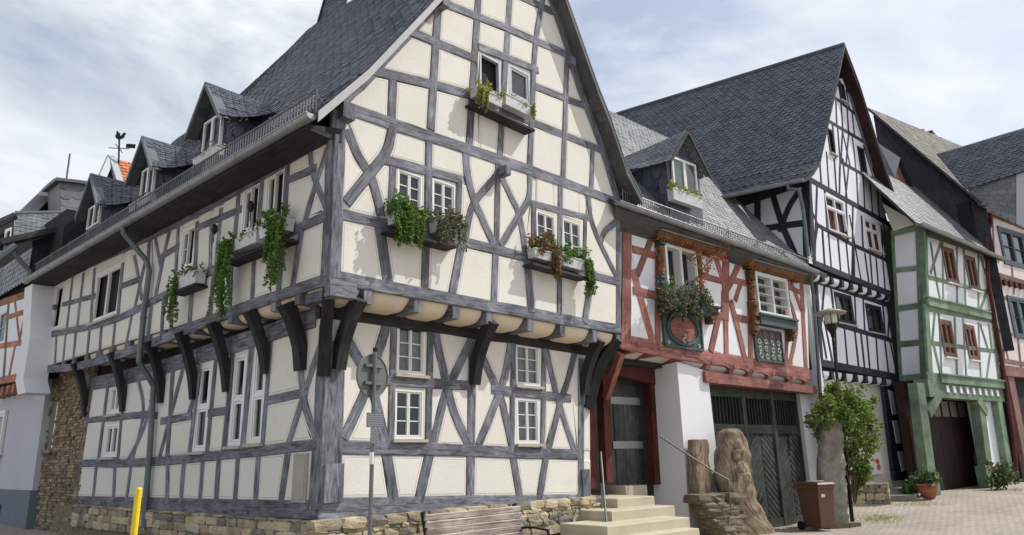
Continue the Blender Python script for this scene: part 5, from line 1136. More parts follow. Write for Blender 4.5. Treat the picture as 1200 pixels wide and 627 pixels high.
for p0, p1 in (((1084,485),(1096,464)), ((1152,484),(1141,468))): b = MB(); b.strut([P3(GF,*p0,-.1), P3(GF,*p1,-.1)], GF.N, .3, .28); b.build('corner_brace', 'tgreen', K)
gr = quad_rect(GF, (1086,466,1150,470,1160,574,1102,579)); gi = GF.off(-.75); a0, a1 = gr[0]+.3, gr[1]+1.3; n = 14
for k in range(n): b = MB(); x0 = a0+(a1-a0)*k/n; b.fbox(gi, x0+.006, x0+(a1-a0)/n-.006, .12, 2.55, -.04, U(.0,.012)); b.build('gate_board', 'tbrown', K)
for k in range(6):
    b = MB(); x0 = a0+.5+(a1-a0-1.0)*k/6; w_ = (a1-a0-1.0)/6; b.fbox(gi, x0, x0+.07, 2.56, 3.2, -.04, .02); b.fbox(gi, x0+.07, x0+w_, 2.56, 2.62, -.04, .018); b.fbox(gi, x0+.07, x0+w_, 3.14, 3.2, -.04, .018); b.build('gate_light', 'tbrown', K)
    q = MB(); q.fbox(gi, x0+.071, x0+w_-.002, 2.62, 3.14, -.02, -.01); q.build('pane', 'curtain', K)
b = MB(); b.fbox(gi, a0, a1, .1, 3.7, -.3, -.05); b.fbox(gi, a0, a1, 3.2, 3.7, -.05, .005); b.build('gate_backing', 'tbrown', K)
b = MB(); r = quad_rect(GF, (1156,468,1168,470,1178,560,1164,560)); b.fbox(GF, r[0]-.3, r[1]+.3, .2, 3.5, -.4, -.2); b.build('side_panel', 'whiteb', K)
aG = GF.uv(1166,372)[0]; b = MB(); b.fbox(GF, .05, aG+.2, zl, GF.uv(1083,268)[1]+.1, -3.5, -.12); b.fbox(GS, .05, 1.0, zl, 8.8, -3, -.06); b.build('wall_core', 'room', K)
# side door below, set back, with a notice plate
b = MB(); df2 = Fac(GF.w(-.1,0,-.9)[:2], (.25, 1)); df2 = Fac(BWg.w(BWg.uv(1055,500)[0],0,-.4)[:2], DR); b.fbox(df2, -.6, 2.2, .2, 3.6, -.2, 0); b.build('side_door_wall', 'tbrown', K)
r = quad_rect(df2, (1050,464,1066,466,1068,488,1052,487)); b = MB(); b.fbox(df2, r[0], r[1], r[2], r[3], .002, .03); b.build('door_light', 'winbrown', K)
r = quad_rect(df2, (1059,519,1075,520,1075,534,1060,533)); b = MB(); b.fbox(df2, r[0], r[1], r[2], r[3], .003, .04); NP = b.build('notice_plate', 'zinc', K)
for k in range(3): b = MB(); z_ = r[3]-(r[3]-r[2])*(.28+.24*k); b.fbox(df2, r[0]+.06, r[1]-.06-.1*(k%2), z_-.025, z_+.025, .041, .046); b.build('notice_line', 'signback', NP)
# roof
ge = [P3(GF.off(.4), 1082, 264, 0), P3(GF.off(.4), 1173, 303, 0)]; up2 = -GF.N*.55+Vector((0,0,.84)); ex = -GF.D*.6
b = MB(); sl_ = MB(); q0, q1 = ge[0]+ex, ge[1]+GF.D*.1; L2_ = 6.5
slates(b, q0, q1, q1+up2*L2_, q0+up2*L2_, .16, .24); sl_.hexa([q0+dn, q1+dn, q1+up2*L2_+dn, q0+up2*L2_+dn, q0-Vector((0,0,.004)), q1-Vector((0,0,.004)), q1+up2*L2_-Vector((0,0,.004)), q0+up2*L2_-Vector((0,0,.004))])
KR = sl_.build('roof', 'soffit', K); b.build('slate_courses', 'slatel', KR, kind='stuff'); half_gutter(ge[0]+GF.N*.05-GF.D*.3, ge[1]+GF.N*.05, .09, KR, joints=5)  # slates coloured pale to carry the white glint of low-angle sun
b = MB(); sc0 = at_plane(1046, 206, q0, up2.cross(GF.D)); xx = sc0; b.add([xx+Vector((0,0,-.1)), xx+GF.D*1.2+Vector((0,0,-.2)), xx+GF.D*.6+Vector((0,0,.75))], [(0,1,2)]); DM = b.build('small_dormer', 'winbrown', KR)
b = MB(); ap = xx+GF.D*.6+Vector((0,0,.85)); bk = up2*1.1
for s, e in ((-1, xx+Vector((0,0,-.15))-GF.D*.15), (1, xx+GF.D*1.35+Vector((0,0,-.25)))): b.add([e+GF.N*.15, ap+GF.N*.15, ap+bk, e+bk*.2], [(0,1,2,3)])
b.build('dormer_roof', 'slate', DM)
# ================================================================ rose timbered house
PK = Fac((31.9, 4.62), (1, -.26)); Q = thing('rose_timbered_house', (34, 6, .4), 'pale pink house with rose timbers at the right edge', 'house')
pw = rects(PK, [(1170,262,1215,283,1215,322,1172,305), (1180,345,1215,355,1215,402,1186,393)])
pb = [(.2,[1155,318,1230,340]), (.18,[1160,420,1230,432]), (.16,[1156,250,1230,280]), (.15,[1158,300,1170,306]), (.15,[1160,345,1180,350]), (.15,[1162,385,1186,392]), (.14,[1162,250,1166,318]), (.14,[1172,322,1176,420]), (.13,[1168,325,1166,345]), (.14,[1174,392,1182,425]), (.14,[1192,395,1196,430]), (.14,[1166,385,1172,420]), (.13,[1160,255,1158,318]), (.13,[1185,312,1188,345])]
wall(PK, Q, [(1155,425),(1232,436),(1232,270),(1155,240)], pb, pw, 'tpink', ['pinkw','pinkw'], line=False, rough=.6)
for r in pw: window(PK, r, Q, 'winblue', 3, 1, curtain=True, fr=.12, d0=.06)
zq = PK.uv(1180,430)[1]; b = MB(); b.fbox(PK, -.2, 9, zq-.35, zq, -.3, .1); b.build('string_course', 'tpink', Q)
for k in range(9): b = MB(); a_ = .3+k*.45; z = PK.uv(1180,328)[1]; b.fbox(PK, a_-.1, a_+.1, z-.28, z-.05, 0, .12); b.build('joist_end', 'tredd', Q)
b = MB(); b.fbox(PK, 0, 9, .2, PK.uv(1155,240)[1], -6, -.12); b.build('wall_core', 'room', Q)
b = MB(); b.fbox(PK, 0.0, .45, .2, zq-.36, -.4, .05); b.build('corner_pier', 'tpink', Q)
for k in range(9): b = MB(); b.fbox(PK, .7, 4, .35+k*.2, .5+k*.2, -.1, -.06+.02*(k%2)); b.build('shutter_board', 'paleblue', Q)
b = MB(); b.fbox(PK, .46, 6, 2.3, zq-.36, -.11, -.1); b.build('shop_opening', 'room', Q)
b = MB(); b.tube([P3(PK,1160,250,.3), P3(PK,1161,262,.25), P3(PK,1156,275,.15), P3(PK,1158,330,.12), P3(PK,1172,410,.12), P3(PK,1186,500,.12), P3(PK,1192,560,.12)], .07, 8); b.build('downpipe', 'tredd', Q)
pe = P3(PK.off(.4), 1150, 238, 0); pr_ = at_x(1015, 125, pe.x); ru = pr_-pe; b = MB(); sl_ = MB(); q0, q1 = pe, pe+PK.D*12
up3 = Vector((0, ru.y, ru.z)); slates(b, q0, q1, q1+up3, q0+up3, .2, .3); sl_.hexa([q0+dn, q1+dn, q1+up3+dn, q0+up3+dn, q0-Vector((0,0,.004)), q1-Vector((0,0,.004)), q1+up3-Vector((0,0,.004)), q0+up3-Vector((0,0,.004))])
QR = sl_.build('roof', 'soffit', Q); b.build('slate_courses', 'slateb', QR, kind='stuff'); half_gutter(q0+PK.N*.05, q1+PK.N*.05, .09, QR, joints=8)
b = MB(); gx = pe.x+.5; lo_ = 5.0; slates(b, (gx,pe.y+up3.y-.1,lo_), (gx,pe.y-.05,lo_), (gx,pe.y-.05,pe.z-.02), (gx,pe.y+up3.y-.1,pe.z+up3.z-.02), .25, .35); b.add([(gx+.02,pe.y+up3.y-.1,lo_), (gx+.02,pe.y-.05,lo_), (gx+.02,pe.y-.05,pe.z-.02), (gx+.02,pe.y+up3.y-.1,pe.z+up3.z-.02)], [(0,1,2,3)]); b.build('slate_gable', 'slated', Q)
# cross gable with slated cheek, and a chimney behind
c_ = [at_x(1128,223,31.6), at_x(1216,196,31.6), at_x(1216,145,33.4), at_x(1096,181,33.4)]; b = MB(); slates(b, *c_, .17, .26, lift=.02); b.add([v+Vector((.03,0,-.01)) for v in c_], [(0,1,2,3)]); CG = b.build('cross_gable_roof', 'slate', Q)
c2 = [at_x(u, v, 31.75) for u, v in ((1147,241), (1191,262), (1191,204), (1134,222))]; b = MB(); slates(b, *c2, .2, .3, lift=.02); b.add([v+Vector((.02,0,0)) for v in c2], [(0,1,2,3)]); b.build('cross_gable_cheek', 'slatel', Q)
c3 = [at_x(u, v, 31.7) for u, v in ((1191,262), (1216,274), (1216,196), (1191,204))]; b = MB(); b.add(c3+[v+Vector((.3,0,0)) for v in c3], [(0,1,2,3),(4,7,6,5),(0,3,7,4)]); b.build('cross_gable_front', 'paleblue', Q)
cc = at_x(1084, 172, 44); T = thing('chimney', cc-Vector((0,0,2)), 'small dark chimney on the roof ridge at the right', 'chimney'); b = MB(); b.box(cc-Vector((0,0,.7)), ((1,0,0),(0,1,0),(0,0,1)), .5, .5, 1.2); b.box(cc+Vector((0,0,.55)), ((1,0,0),(0,1,0),(0,0,1)), .6, .6, .08); b.build('stack', 'slated', T); b = MB(); b.tube([cc+Vector((.1,0,.6)), cc+Vector((.1,0,1.1))], .1, 8); b.build('pot', 'zincd', T)
# ================================================================ left neighbour
LU = Fac((5.22, 21.3), (0, 1)); LL = Fac((5.5, 21.3), (0, 1))
W = thing('terracotta_timbered_house', (7, 25, .3), 'house with terracotta timbers above a pale lilac ground floor', 'house')
lw = rects(LU, [(-12,372,8,364,7,402,-12,408)])
lb = [(.2,[-30,366,37,343]), (.2,[-30,452,28,441]), (.34,[35,344,28,446]), (.14,[9,372,31,365]), (.15,[-30,411,28,401]), (.15,[11,354,5,446]), (.13,[18,352,24,402]), (.13,[30,370,23,402]), (.13,[19,404,11,444]), (.13,[-4,362,-8,448])]
wall(LU, W, [(-32,455),(28,445),(36,343),(-32,367)], lb, lw, 'tterra', ['whiteb','whiteb'], line=False, rough=.7)
for r in lw: window(LU, r, W, 'winwhite', 2, 1, curtain=True)
lr = rects(LL, [(-14,486,8,480,5,532,-14,536)]); aL = LL.uv(48,500)[0]; aL2 = LL.uv(-60,500)[0]; zL = LU.uv(10,452)[1]
b = MB(); b.fbox(LL, min(aL,aL2), max(aL,aL2), LL.uv(20,574)[1], zL, -4, 0); b.build('lilac_wall', 'paleblue', W); b = MB(); b.fbox(LL, min(aL,aL2)-.03, max(aL,aL2), -.2, LL.uv(20,574)[1]-.003, -4, .04); b.build('painted_plinth', 'plinthb', W)
window(LL.off(.07), lr[0], W, 'winwhite', 2, 0, curtain=True, fr=.1, sill='sill')
r = quad_rect(LL, (-3,592,4,590,3,600,-3,602)); b = MB(); b.fbox(LL, r[0], r[1], r[2], r[3], .04, .05); b.build('cellar_vent', 'room', W)
b = MB(); q = [P3(LU,*p,.12) for p in ((47,337),(44,400),(37,446),(40,462))]; b.strut(q, Vector((0,1,0)), .62, .5); b.build('white_party_pier', 'white', W)
b = MB(); b.fbox(LU, min(aL,aL2)-.3, max(aL,aL2), zL, 8.0, -5, -.1); b.build('wall_core', 'room', W)
for k in range(6): b = MB(); a_ = LU.uv(24,452)[0]+k*.5; b.fbox(LU, a_-.09, a_+.09, zL-.22, zL, -.3, .04); b.build('joist_end', 'tterra', W)
# slate clad upper part and roofs
z0_, z1_ = LU.uv(34,330)[1], LU.uv(34,296)[1]; b = MB(); sa = LU.uv(38,320)[0]; f2 = LU.off(.08); slates(b, f2.w(sa+6,z0_,0), f2.w(sa,z0_,0), f2.w(sa,z1_,0), f2.w(sa+6,z1_,0), .16, .26); b.add([f2.w(sa+6,z0_,-.01), f2.w(sa,z0_,-.01), f2.w(sa,z1_,-.01), f2.w(sa+6,z1_,-.01)], [(0,1,2,3)]); b.build('slate_cladding', 'slatel', W)
yE = YR+.5; e = [at_y(15,287,yE), at_y(102,262,yE)]; rg = [at_y(18,251,yE+2.2), at_y(103,250,yE+2.2)]; b = MB(); slates(b, e[0], e[1], rg[1], rg[0], .17, .26, lift=.02); b.add([v-Vector((0,0,.02)) for v in (e[0], e[1], rg[1], rg[0])], [(0,1,2,3)]); WR = b.build('wing_roof', 'slatel', W)
b = MB(); b.strut([e[0]+Vector((-.3,-.1,-.02)), e[1]+Vector((0,-.1,-.02))], Vector((0,1,0)), .3, .14); b.build('eave_trim', 'soffit', WR); b = MB(); b.tube([rg[0], rg[1]], .09, 6); b.build('ridge_trim', 'zincd', WR)
w4 = [at_y(u, v, yE+.25) for u, v in ((38,328),(104,300),(104,263),(38,282))]; b = MB(); slates(b, *w4, .2, .3, lift=.02); b.add([v+Vector((0,.02,0)) for v in w4], [(0,1,2,3)]); b.build('slate_side_wall', 'slated', W)
w5 = [at_y(u, v, yE+.1) for u, v in ((-20,300),(15,290),(17,258),(-20,268))]; b = MB(); b.add(w5, [(0,1,2,3)]); b.build('dormer_front', 'slated', W); b = MB(); w6 = [at_y(u, v, yE+.02) for u, v in ((4,292),(12,288),(14,266),(6,269))]; b.add(w6, [(0,1,2,3)]); b.build('dormer_window', 'winwhite', W)
w7 = [at_y(u, v, yE+.0) for u, v in ((7,288),(10,287),(12,270),(9,271))]; b = MB(); b.add(w7, [(0,1,2,3)]); b.build('pane', 'room', W); b = MB(); b.tube([at_y(-25,272,yE-.3), at_y(18,253,yE-.3)], .1, 6); b.build('verge_trim', 'soffit', W)
b = MB(); b.tube([at_y(u, v, yE-.25) for u, v in ((-20,316),(14,290),(18,288))], .09, 8); b.tube([at_y(u, v, yE-.2) for u, v in ((16,289),(18,299),(30,312),(35,318),(34,330))], .06, 8); b.build('gutter', 'zincd', W)
# gable with zinc verges and slate chimney behind
X_ = thing('slate_gable_roof', at_y(60,250,yE+6)-Vector((0,0,4)), 'grey zinc-edged slate gable behind the left roofs', 'roof'); yy = yE+6
g3 = [at_y(u, v, yy) for u, v in ((26,254),(62,220),(86,254))]; b = MB(); b.add(g3, [(0,2,1)]); slates(b, g3[0]+Vector((0,-.03,0)), g3[2]+Vector((0,-.03,0)), g3[1]+Vector((.1,-.03,0)), g3[1]+Vector((-.1,-.03,0)), .25, .35); b.build('slate_front', 'slated', X_)
for p, q in ((g3[0], g3[1]), (g3[2], g3[1])): b = MB(); b.strut([p+Vector((0,-.3,0)), q+Vector((0,-.3,.05))], Vector((0,1,0)), .6, .35); b.build('verge_board', 'zinc', X_)
C_ = thing('slate_chimney', at_y(84,250,yE+4)-Vector((0,0,2)), 'wide slate-clad chimney with flat metal cap at the left', 'chimney'); yy = yE+4; c4_ = [at_y(u, v, yy) for u, v in ((72,262),(101,262),(99,216),(70,214))]; b = MB()
b.hexa([c4_[0], c4_[1], c4_[1]+Vector((0,1.2,0)), c4_[0]+Vector((0,1.2,0)), c4_[3], c4_[2], c4_[2]+Vector((0,1.2,0)), c4_[3]+Vector((0,1.2,0))]); slates(b, c4_[0]+Vector((0,-.01,0)), c4_[1]+Vector((0,-.01,0)), c4_[2]+Vector((0,-.01,0)), c4_[3]+Vector((0,-.01,0)), .25, .5); b.build('stack', 'slatel', C_)
b = MB(); p, q = c4_[3], c4_[2]; b.hexa([p+Vector((-.15,-.15,0)), q+Vector((.15,-.15,0)), q+Vector((.15,1.3,0)), p+Vector((-.15,1.3,0)), p+Vector((-.15,-.15,.1)), q+Vector((.15,-.15,.1)), q+Vector((.15,1.3,.1)), p+Vector((-.15,1.3,.1))]); b.build('cap', 'zincd', C_); b = MB(); b.tube([q+Vector((-.4,.5,.1)), q+Vector((-.4,.5,1.1))], .03, 5); b.build('antenna', 'steel', C_)
# orange tiled roof with weather vane
O_ = thing('orange_tiled_roof', at_y(140,210,36)-Vector((0,0,5)), 'small orange tiled gable roof between the left dormers', 'roof'); yy = 36
t4 = [at_y(134,222,yy-2), at_y(175,226,yy-2), at_y(170,194,yy), at_y(129,185,yy)]; b = MB(); slates(b, *t4, .3, .3, lift=.04, scal=.3); b.add([v-Vector((0,0,.03)) for v in t4], [(0,1,2,3)]); b.build('tiles', 'tile', O_, kind='stuff')
t5 = [at_y(112,222,yy-1.9), at_y(140,222,yy-1.9), at_y(128,187,yy-.3)]; b = MB(); b.add(t5, [(0,1,2)]); b.build('gable_wall', 'tbrown', O_)
for p, q in ((t5[0], t5[2]), (t5[1], t5[2])): b = MB(); b.strut([p+Vector((0,-.2,0)), q+Vector((0,-.2,.1))], Vector((0,1,0)), .3, .3); b.build('barge_board', 'wingrey', O_)
V_ = thing('weather_vane', at_y(139,192,35), 'black weathercock on a pole above the orange roof', 'weather vane'); p0_ = at_y(139,192,35); p1_ = at_y(140,156,35); hV = (p1_-p0_).length; ax = Vector((.8,-.6,0))
b = MB(); b.tube([p0_, p1_], .04, 6); b.build('pole', 'iron', V_)
b = MB(); o1 = p0_.lerp(p1_, .5); b.tube([o1-ax*.45, o1+ax*.45], .022, 5); b.tube([o1-Vector((.3,.4,0)), o1+Vector((.3,.4,0))], .022, 5); b.box(o1+ax*.5+Vector((0,0,.15)), (ax, Vector((.6,.8,0)), Vector((0,0,1))), .2, .03, .1); b.build('compass_arms', 'iron', V_)
sh = [(-.30,.18),(-.22,.34),(-.26,.52),(-.16,.60),(-.10,.50),(-.05,.30),(.12,.22),(.20,.42),(.34,.50),(.44,.40),(.36,.36),(.32,.12),(.16,-.02),(.02,-.06),(-.02,-.2),(-.08,-.06),(-.22,.02)]
k_ = hV*.42; o2 = p0_.lerp(p1_, .82); b = MB(); th = Vector((.6,.8,0))*.03; n = len(sh); V = [o2+ax*(x*k_)+Vector((0,0,z*k_))+s*th for s in (-1, 1) for x, z in sh]; b.add(V, [tuple(range(n)), tuple(range(2*n-1, n-1, -1))]+[(i, (i+1)%n, n+(i+1)%n, n+i) for i in range(n)]); b.build('cockerel', 'iron', V_)
# ================================================================ steps and handrails
ST = thing('entrance_steps', RG.w(1.4, 0, .8), 'yellow sandstone steps rising to the dark porch', 'steps')
ed = [((714,569.5),(778,568.5)), ((694,583.6),(798,582)), ((689,598),(820,593.5)), ((676,614.5),(846,608)), ((668,631),(858,621.5)), ((664,648),(868,634))]
zs = [.985-.165*i for i in range(6)]
def on_rg(p):
    q = p-RG.P; return q.dot(RG.D), q.dot(RG.N)
prevd = None
for i, ((l_, r_), z) in enumerate(zip(ed, zs)):
    a0, d0_ = on_rg(at_z(*l_, z)); a1, d1_ = on_rg(at_z(*r_, z)); dd_ = (d0_+d1_)/2
    if i: dd_ = max(dd_, prevd+.26)
    prevd = dd_; b = MB(); zb = -.35; c_ = .012
    bk = -1.75 if i == 0 else max(-1.0, dd_-1.1)
    V = [RG.w(a0,zb,dd_), RG.w(a1,zb,dd_), RG.w(a1,zb,bk), RG.w(a0,zb,bk), RG.w(a0,z-c_,dd_), RG.w(a1,z-c_,dd_), RG.w(a1,z-c_,bk), RG.w(a0,z-c_,bk), RG.w(a0+c_,z,dd_-c_), RG.w(a1-c_,z,dd_-c_), RG.w(a1-c_,z,bk), RG.w(a0+c_,z,bk)]
    b.add(V, [(0,1,5,4),(1,2,6,5),(2,3,7,6),(3,0,4,7),(4,5,9,8),(5,6,10,9),(6,7,11,10),(7,4,8,11),(8,9,10,11)]); b.build('step', 'sandst', ST)
HR = thing('right_handrail', P3(RG,850,585,.8), 'slim dark steel handrail sloping down the right of the steps', 'handrail')
b = MB(); q = [P3(RG,773,511,.1), P3(RG,800,529,.5), P3(RG,840,555,1.05), P3(RG,853,562,1.2)]; b.tube(q, .019, 8); b.build('rail', 'signback', HR); b = MB(); b.tube([q[-1]-Vector((0,0,.01)), Vector((q[-1].x, q[-1].y, .35))], .016, 8); b.build('rail_post', 'signback', HR)
HL = thing('left_handrail', P3(RG,710,627,1.0), 'slim steel handrail on two posts at the left of the steps', 'handrail')
b = MB(); q0 = P3(RG,704,530,.35); q1 = P3(RG,712,630,1.25); b.tube([q0, q1], .02, 8); b.build('rail', 'signback', HL); b = MB(); b.tube([P3(RG,705.5,566,.45), P3(RG,705.5,600,.45)], .022, 8); b.build('rail_post', 'steel', HL)
# ================================================================ standing stones beside the steps
def loft(name, rows, f, dep, mat, parent, n=18, amp=.05, ns=3.0, seed=0, rib=None, sq=2.6):
    V = []; uv = []; R_ = []
    for v, xl, xr in rows: a0, z = f.uv(xl, v); a1, _ = f.uv(xr, v); R_.append(((a0+a1)/2, z, (a1-a0)/2))
    P = catmull([(c, z, h) for c, z, h in R_], 4)
    for i, q in enumerate(P):
        for j in range(n):
            an = 2*math.pi*j/n; ca, sa = math.cos(an), math.sin(an); k = (abs(ca)**sq+abs(sa)**sq)**(-1/sq); hw = q.z; hd = dep*min(1, hw/R_[len(R_)//2][2]+.15)
            p = f.w(q.x+hw*k*ca, q.y, hd*k*sa); e = sph_noise(p, ns, seed)*amp+sph_noise(p, ns*3.1, seed+3)*amp*.4
            if rib: e += rib(q.x+hw*k*ca, q.y, ca, sa)
            V.append(p+(f.D*ca+f.N*sa)*e); uv.append((q.y, an*hw))
    k = len(P); F = [(i*n+j, i*n+(j+1)%n, (i+1)*n+(j+1)%n, (i+1)*n+j) for i in range(k-1) for j in range(n)]+[tuple(range(n)), tuple((k-1)*n+j for j in range(n-1,-1,-1))]
    return mk(name, V, F, mat, parent, uv, smooth=True)
T = thing('tree_sculpture', P3(RG,878,625,.75), 'tall carved weathered tree trunk leaning beside the steps', 'sculpture')
loft('trunk', [(502,850,862),(507,846,868),(518,845,871),(530,842,873),(545,841,876),(560,841,879),(575,846,881),(590,855,885),(604,858,892),(618,857,900),(634,855,908),(652,852,912)], RG.off(.75), .2, 'trunkw', T, 28, .07, 3.2, 2, rib=lambda a, z, ca, sa: .03*math.sin(z*16+3*ca) if ca > .2 else .012*math.sin(ca*22))
for (u, v, r_) in ((864,520,.09), (862,533,.08), (873,560,.12), (866,547,.08)):
    loft('carved_knob', [(v-7,u-2,u+2),(v-3,u-4,u+4),(v+3,u-4,u+4),(v+8,u-2,u+2)], RG.off(.93), r_, 'trunkw', T, 12, .03, 6, int(u))
T = thing('standing_stone', P3(RG,819,588,.3), 'narrow upright brown stone slab against the white pillar', 'stone')
loft('slab', [(515,811,824),(518,809,826),(540,810,826),(552,810,828),(572,811,829),(586,812,829),(592,812,829)], RG.off(.52), .12, 'trunkw', T, 28, .03, 5, 5, sq=9)
T = thing('schist_rock_pile', P3(RG,845,625,.9), 'pile of layered schist slabs at the right end of the steps', 'rocks')
SCM = [stone_mesh('schist_slab', 'schist', 30+i) for i in range(5)]
v = 586.0
while v < 640:
    tt = (v-586)/50; f_ = RG.off(.95+.12*tt); u0 = 821+28*tt; u1 = 862+6*tt; a0, z = f_.uv(u0, v); a1 = f_.uv(u1, v)[0]; h = U(.09, .16); a = a0
    while a < a1:
        w_ = U(.3, .65); o = bpy.data.objects.new('schist_slab', random.choice(SCM)); COL.objects.link(o); c = f_.w(min(a+w_/2, a1-.1), z, U(-.05, .04)-.12); o.parent = T; o.location = c-WL[T.name]
        o.rotation_euler = (U(-.09,.09), U(-.08,.08), math.atan2(RG.D.y, RG.D.x)+U(-.25,.25)); o.scale = (w_*1.15, .45, h*1.25); a += w_*.9
    v += h*850/15.2*.9
# ================================================================ bench, sign, yellow post
yb = 7.62; t0 = at_y(497, 600, yb); t1 = at_y(608, 593.5, yb); zt = (t0.z+t1.z)/2; x0, x1 = t0.x, t1.x; g0 = gz(8, 7.5)
BN = thing('park_bench', ((x0+x1)/2, yb-.3, g0), 'weathered slatted wooden bench in front of the corner house', 'bench')
for k in range(6):
    b = MB(); z = zt-.05-k*.088; y = yb-.02-k*.018; b.box(((x0+x1)/2, y, z), ((1,0,0), (0,.96,.25), (0,-.25,.96)), (x1-x0)/2, .016, .036); b.build('backrest_slat', 'bench', BN)
zse = zt-.52
for k in range(5):
    b = MB(); b.box(((x0+x1)/2, yb-.16-k*.10, zse+.0+.006*k), ((1,0,0), (0,1,0), (0,0,1)), (x1-x0)/2+.02, .042, .017); b.build('seat_slat', 'bench', BN)
for x in (x0+.03, x1-.03):
    b = MB(); b.strut([(x, yb+.06, zt+.02), (x, yb-.08, zse), (x, yb-.02, g0)], (1,0,0), .045, .06); b.strut([(x, yb-.08, zse-.03), (x, yb-.58, zse-.03), (x, yb-.60, g0)], (1,0,0), .045, .06); b.strut([(x, yb-.03, zse+.2), (x, yb-.3, zse+.22), (x, yb-.58, zse+.19), (x, yb-.58, zse-.03)], (1,0,0), .04, .03); b.build('end_frame', 'iron', BN)
ys = 6.3; sp_ = at_y(433.5, 600, ys); SG = thing('road_sign', (sp_.x, sp_.y, gz(sp_.x, sp_.y)), 'round road sign seen from behind on a grey pole', 'sign')
zt = at_y(438, 410, ys).z; b = MB(); b.tube([(sp_.x, ys, gz(sp_.x, ys)-.1), (sp_.x+.015, ys, zt)], .022, 10); b.build('pole', 'steel', SG); b = MB(); b.lathe((sp_.x+.015, ys, zt), [(.026,-.02),(.026,.02),(.01,.03)], 10); b.build('pole_cap', 'iron', SG)
nd = Vector((.15, -.985, 0)).normalized(); sd = Vector((-nd.y, nd.x, 0)); ct = at_y(441, 441, ys+.04); ct = Vector((sp_.x+.02, ys, ct.z))-nd*.035; hr = (at_y(441,415,ys).z-at_y(441,466,ys).z)/2; n = 40
V = [ct+sd*hr*math.cos(k/n*6.2832)+Vector((0,0,hr*math.sin(k/n*6.2832)))+nd*d for d in (0, -.012) for k in range(n)]; b = MB(); b.add(V, [tuple(range(n)), tuple(range(2*n-1, n-1, -1))]+[(k, (k+1)%n, n+(k+1)%n, n+k) for k in range(n)]); b.build('disc', 'signback', SG)
b = MB(); b.tube([ct+sd*hr*.985*math.cos(k/n*6.2832)+Vector((0,0,hr*.985*math.sin(k/n*6.2832)))+nd*.003 for k in range(n+1)], .007, 5); b.build('folded_rim', 'signback', SG)
for z in (hr*.45, -hr*.35): b = MB(); b.box(ct+nd*.018+Vector((0,0,z)), (sd, nd, (0,0,1)), .13, .016, .015); b.build('clamp', 'steel', SG)
m, t, bsd = newmat('worn sticker plate'); l = t.links.new; tc_ = N(t, 'ShaderNodeTexCoord'); nz = N(t, 'ShaderNodeTexBrick', _Scale=1.0, _Mortar_Size=0.006, _Brick_Width=0.045, _Row_Height=0.022); l(tc_.outputs['UV'], nz.inputs['Vector'])
nz.inputs['Color1'].default_value = (.05,.06,.075,1); nz.inputs['Color2'].default_value = (.075,.085,.10,1); nz.inputs['Mortar'].default_value = (.17,.18,.19,1); l(nz.outputs['Color'], bsd.inputs['Base Color']); bsd.inputs['Roughness'].default_value = .5; M['plate'] = m
for (u0, u1, v0, v1) in ((424,447,484,501), (429,440,501.5,520)):
    p = at_y((u0+u1)/2, (v0+v1)/2, ys); hh = (at_y(435,v0,ys).z-at_y(435,v1,ys).z)/2; ww = (u1-u0)/(v1-v0)*hh*1.2; b = MB(); b.box(Vector((sp_.x+.01, ys, p.z))+nd*.03, (sd, nd, (0,0,1)), ww, .006, hh); b.build('small_plate', 'plate', SG)
p = at_y(435, 537, ys); b = MB(); b.lathe((sp_.x+.004, ys, p.z), [(.0235,-.06),(.0235,.06)], 12); b.build('white_sticker', 'winwhite', SG)
yp = at_z(163, 571, 1.25)*1.0; dirp = Vector((ray(163,571))); YP = thing('yellow_post', (yp.x, yp.y, 0), 'yellow painted post in front of the street side', 'post')
dist = 8.8; pp = Vector(EYE)+dirp.normalized()*dist; YP.location = (pp.x, pp.y, gz(pp.x, pp.y)); WL[YP.name] = YP.location.copy()
b = MB(); b.tube([(pp.x-.015, pp.y, gz(pp.x, pp.y)-.1), (pp.x, pp.y, pp.z-.02), (pp.x, pp.y, pp.z)], [.034,.034,.024], 12); b.build('shaft', 'yellow', YP); b = MB(); b.lathe((pp.x-.008, pp.y, gz(pp.x, pp.y)+.02), [(.09,-.03),(.09,.01),(.05,.03)], 12); b.build('base', 'iron', YP)
# ================================================================ bin, carved stone, lamp, bush
bp_ = on_ground(961, 621); zb = bp_.z; BI = thing('wheelie_bin', bp_, 'brown wheelie bin with closed lid beside the gate', 'bin'); vd = Vector((bp_.x, bp_.y, 0)).normalized(); fx = Vector((.93,-.36,0)).normalized(); fy = Vector((.36,.93,0)).normalized()
def ring(c, hx, hy, z): return [c+fx*sx*hx*.88+fy*sy*hy*.88+Vector((0,0,z)) for sx, sy in ((-1,-1),(1,-1),(1,1),(-1,1))]
b = MB(); sec = [ring(bp_, .24, .27, .06), ring(bp_, .25, .28, .1), ring(bp_, .29, .35, .92), ring(bp_, .315, .38, .94), ring(bp_, .315, .38, 1.0)]
V = [v for r_ in sec for v in r_]; b.add(V, [(r_*4+j, r_*4+(j+1)%4, (r_+1)*4+(j+1)%4, (r_+1)*4+j) for r_ in range(4) for j in range(4)]+[(3,2,1,0), (16,17,18,19)]); b.build('body', 'binb', BI)
b = MB(); V = [v for r_ in (ring(bp_+fy*.0, .32, .40, 1.005), ring(bp_, .325, .405, 1.03), ring(bp_, .29, .36, 1.07), ring(bp_, .2, .26, 1.085)) for v in r_]; b.add(V, [(r_*4+j, r_*4+(j+1)%4, (r_+1)*4+(j+1)%4, (r_+1)*4+j) for r_ in range(3) for j in range(4)]+[(3,2,1,0), (12,13,14,15)]); b.build('lid', 'binb', BI)
b = MB(); b.tube([bp_+fy*.45-fx*.3+Vector((0,0,.98)), bp_+fy*.45+fx*.3+Vector((0,0,.98))], .018, 8); b.build('handle', 'binb', BI)
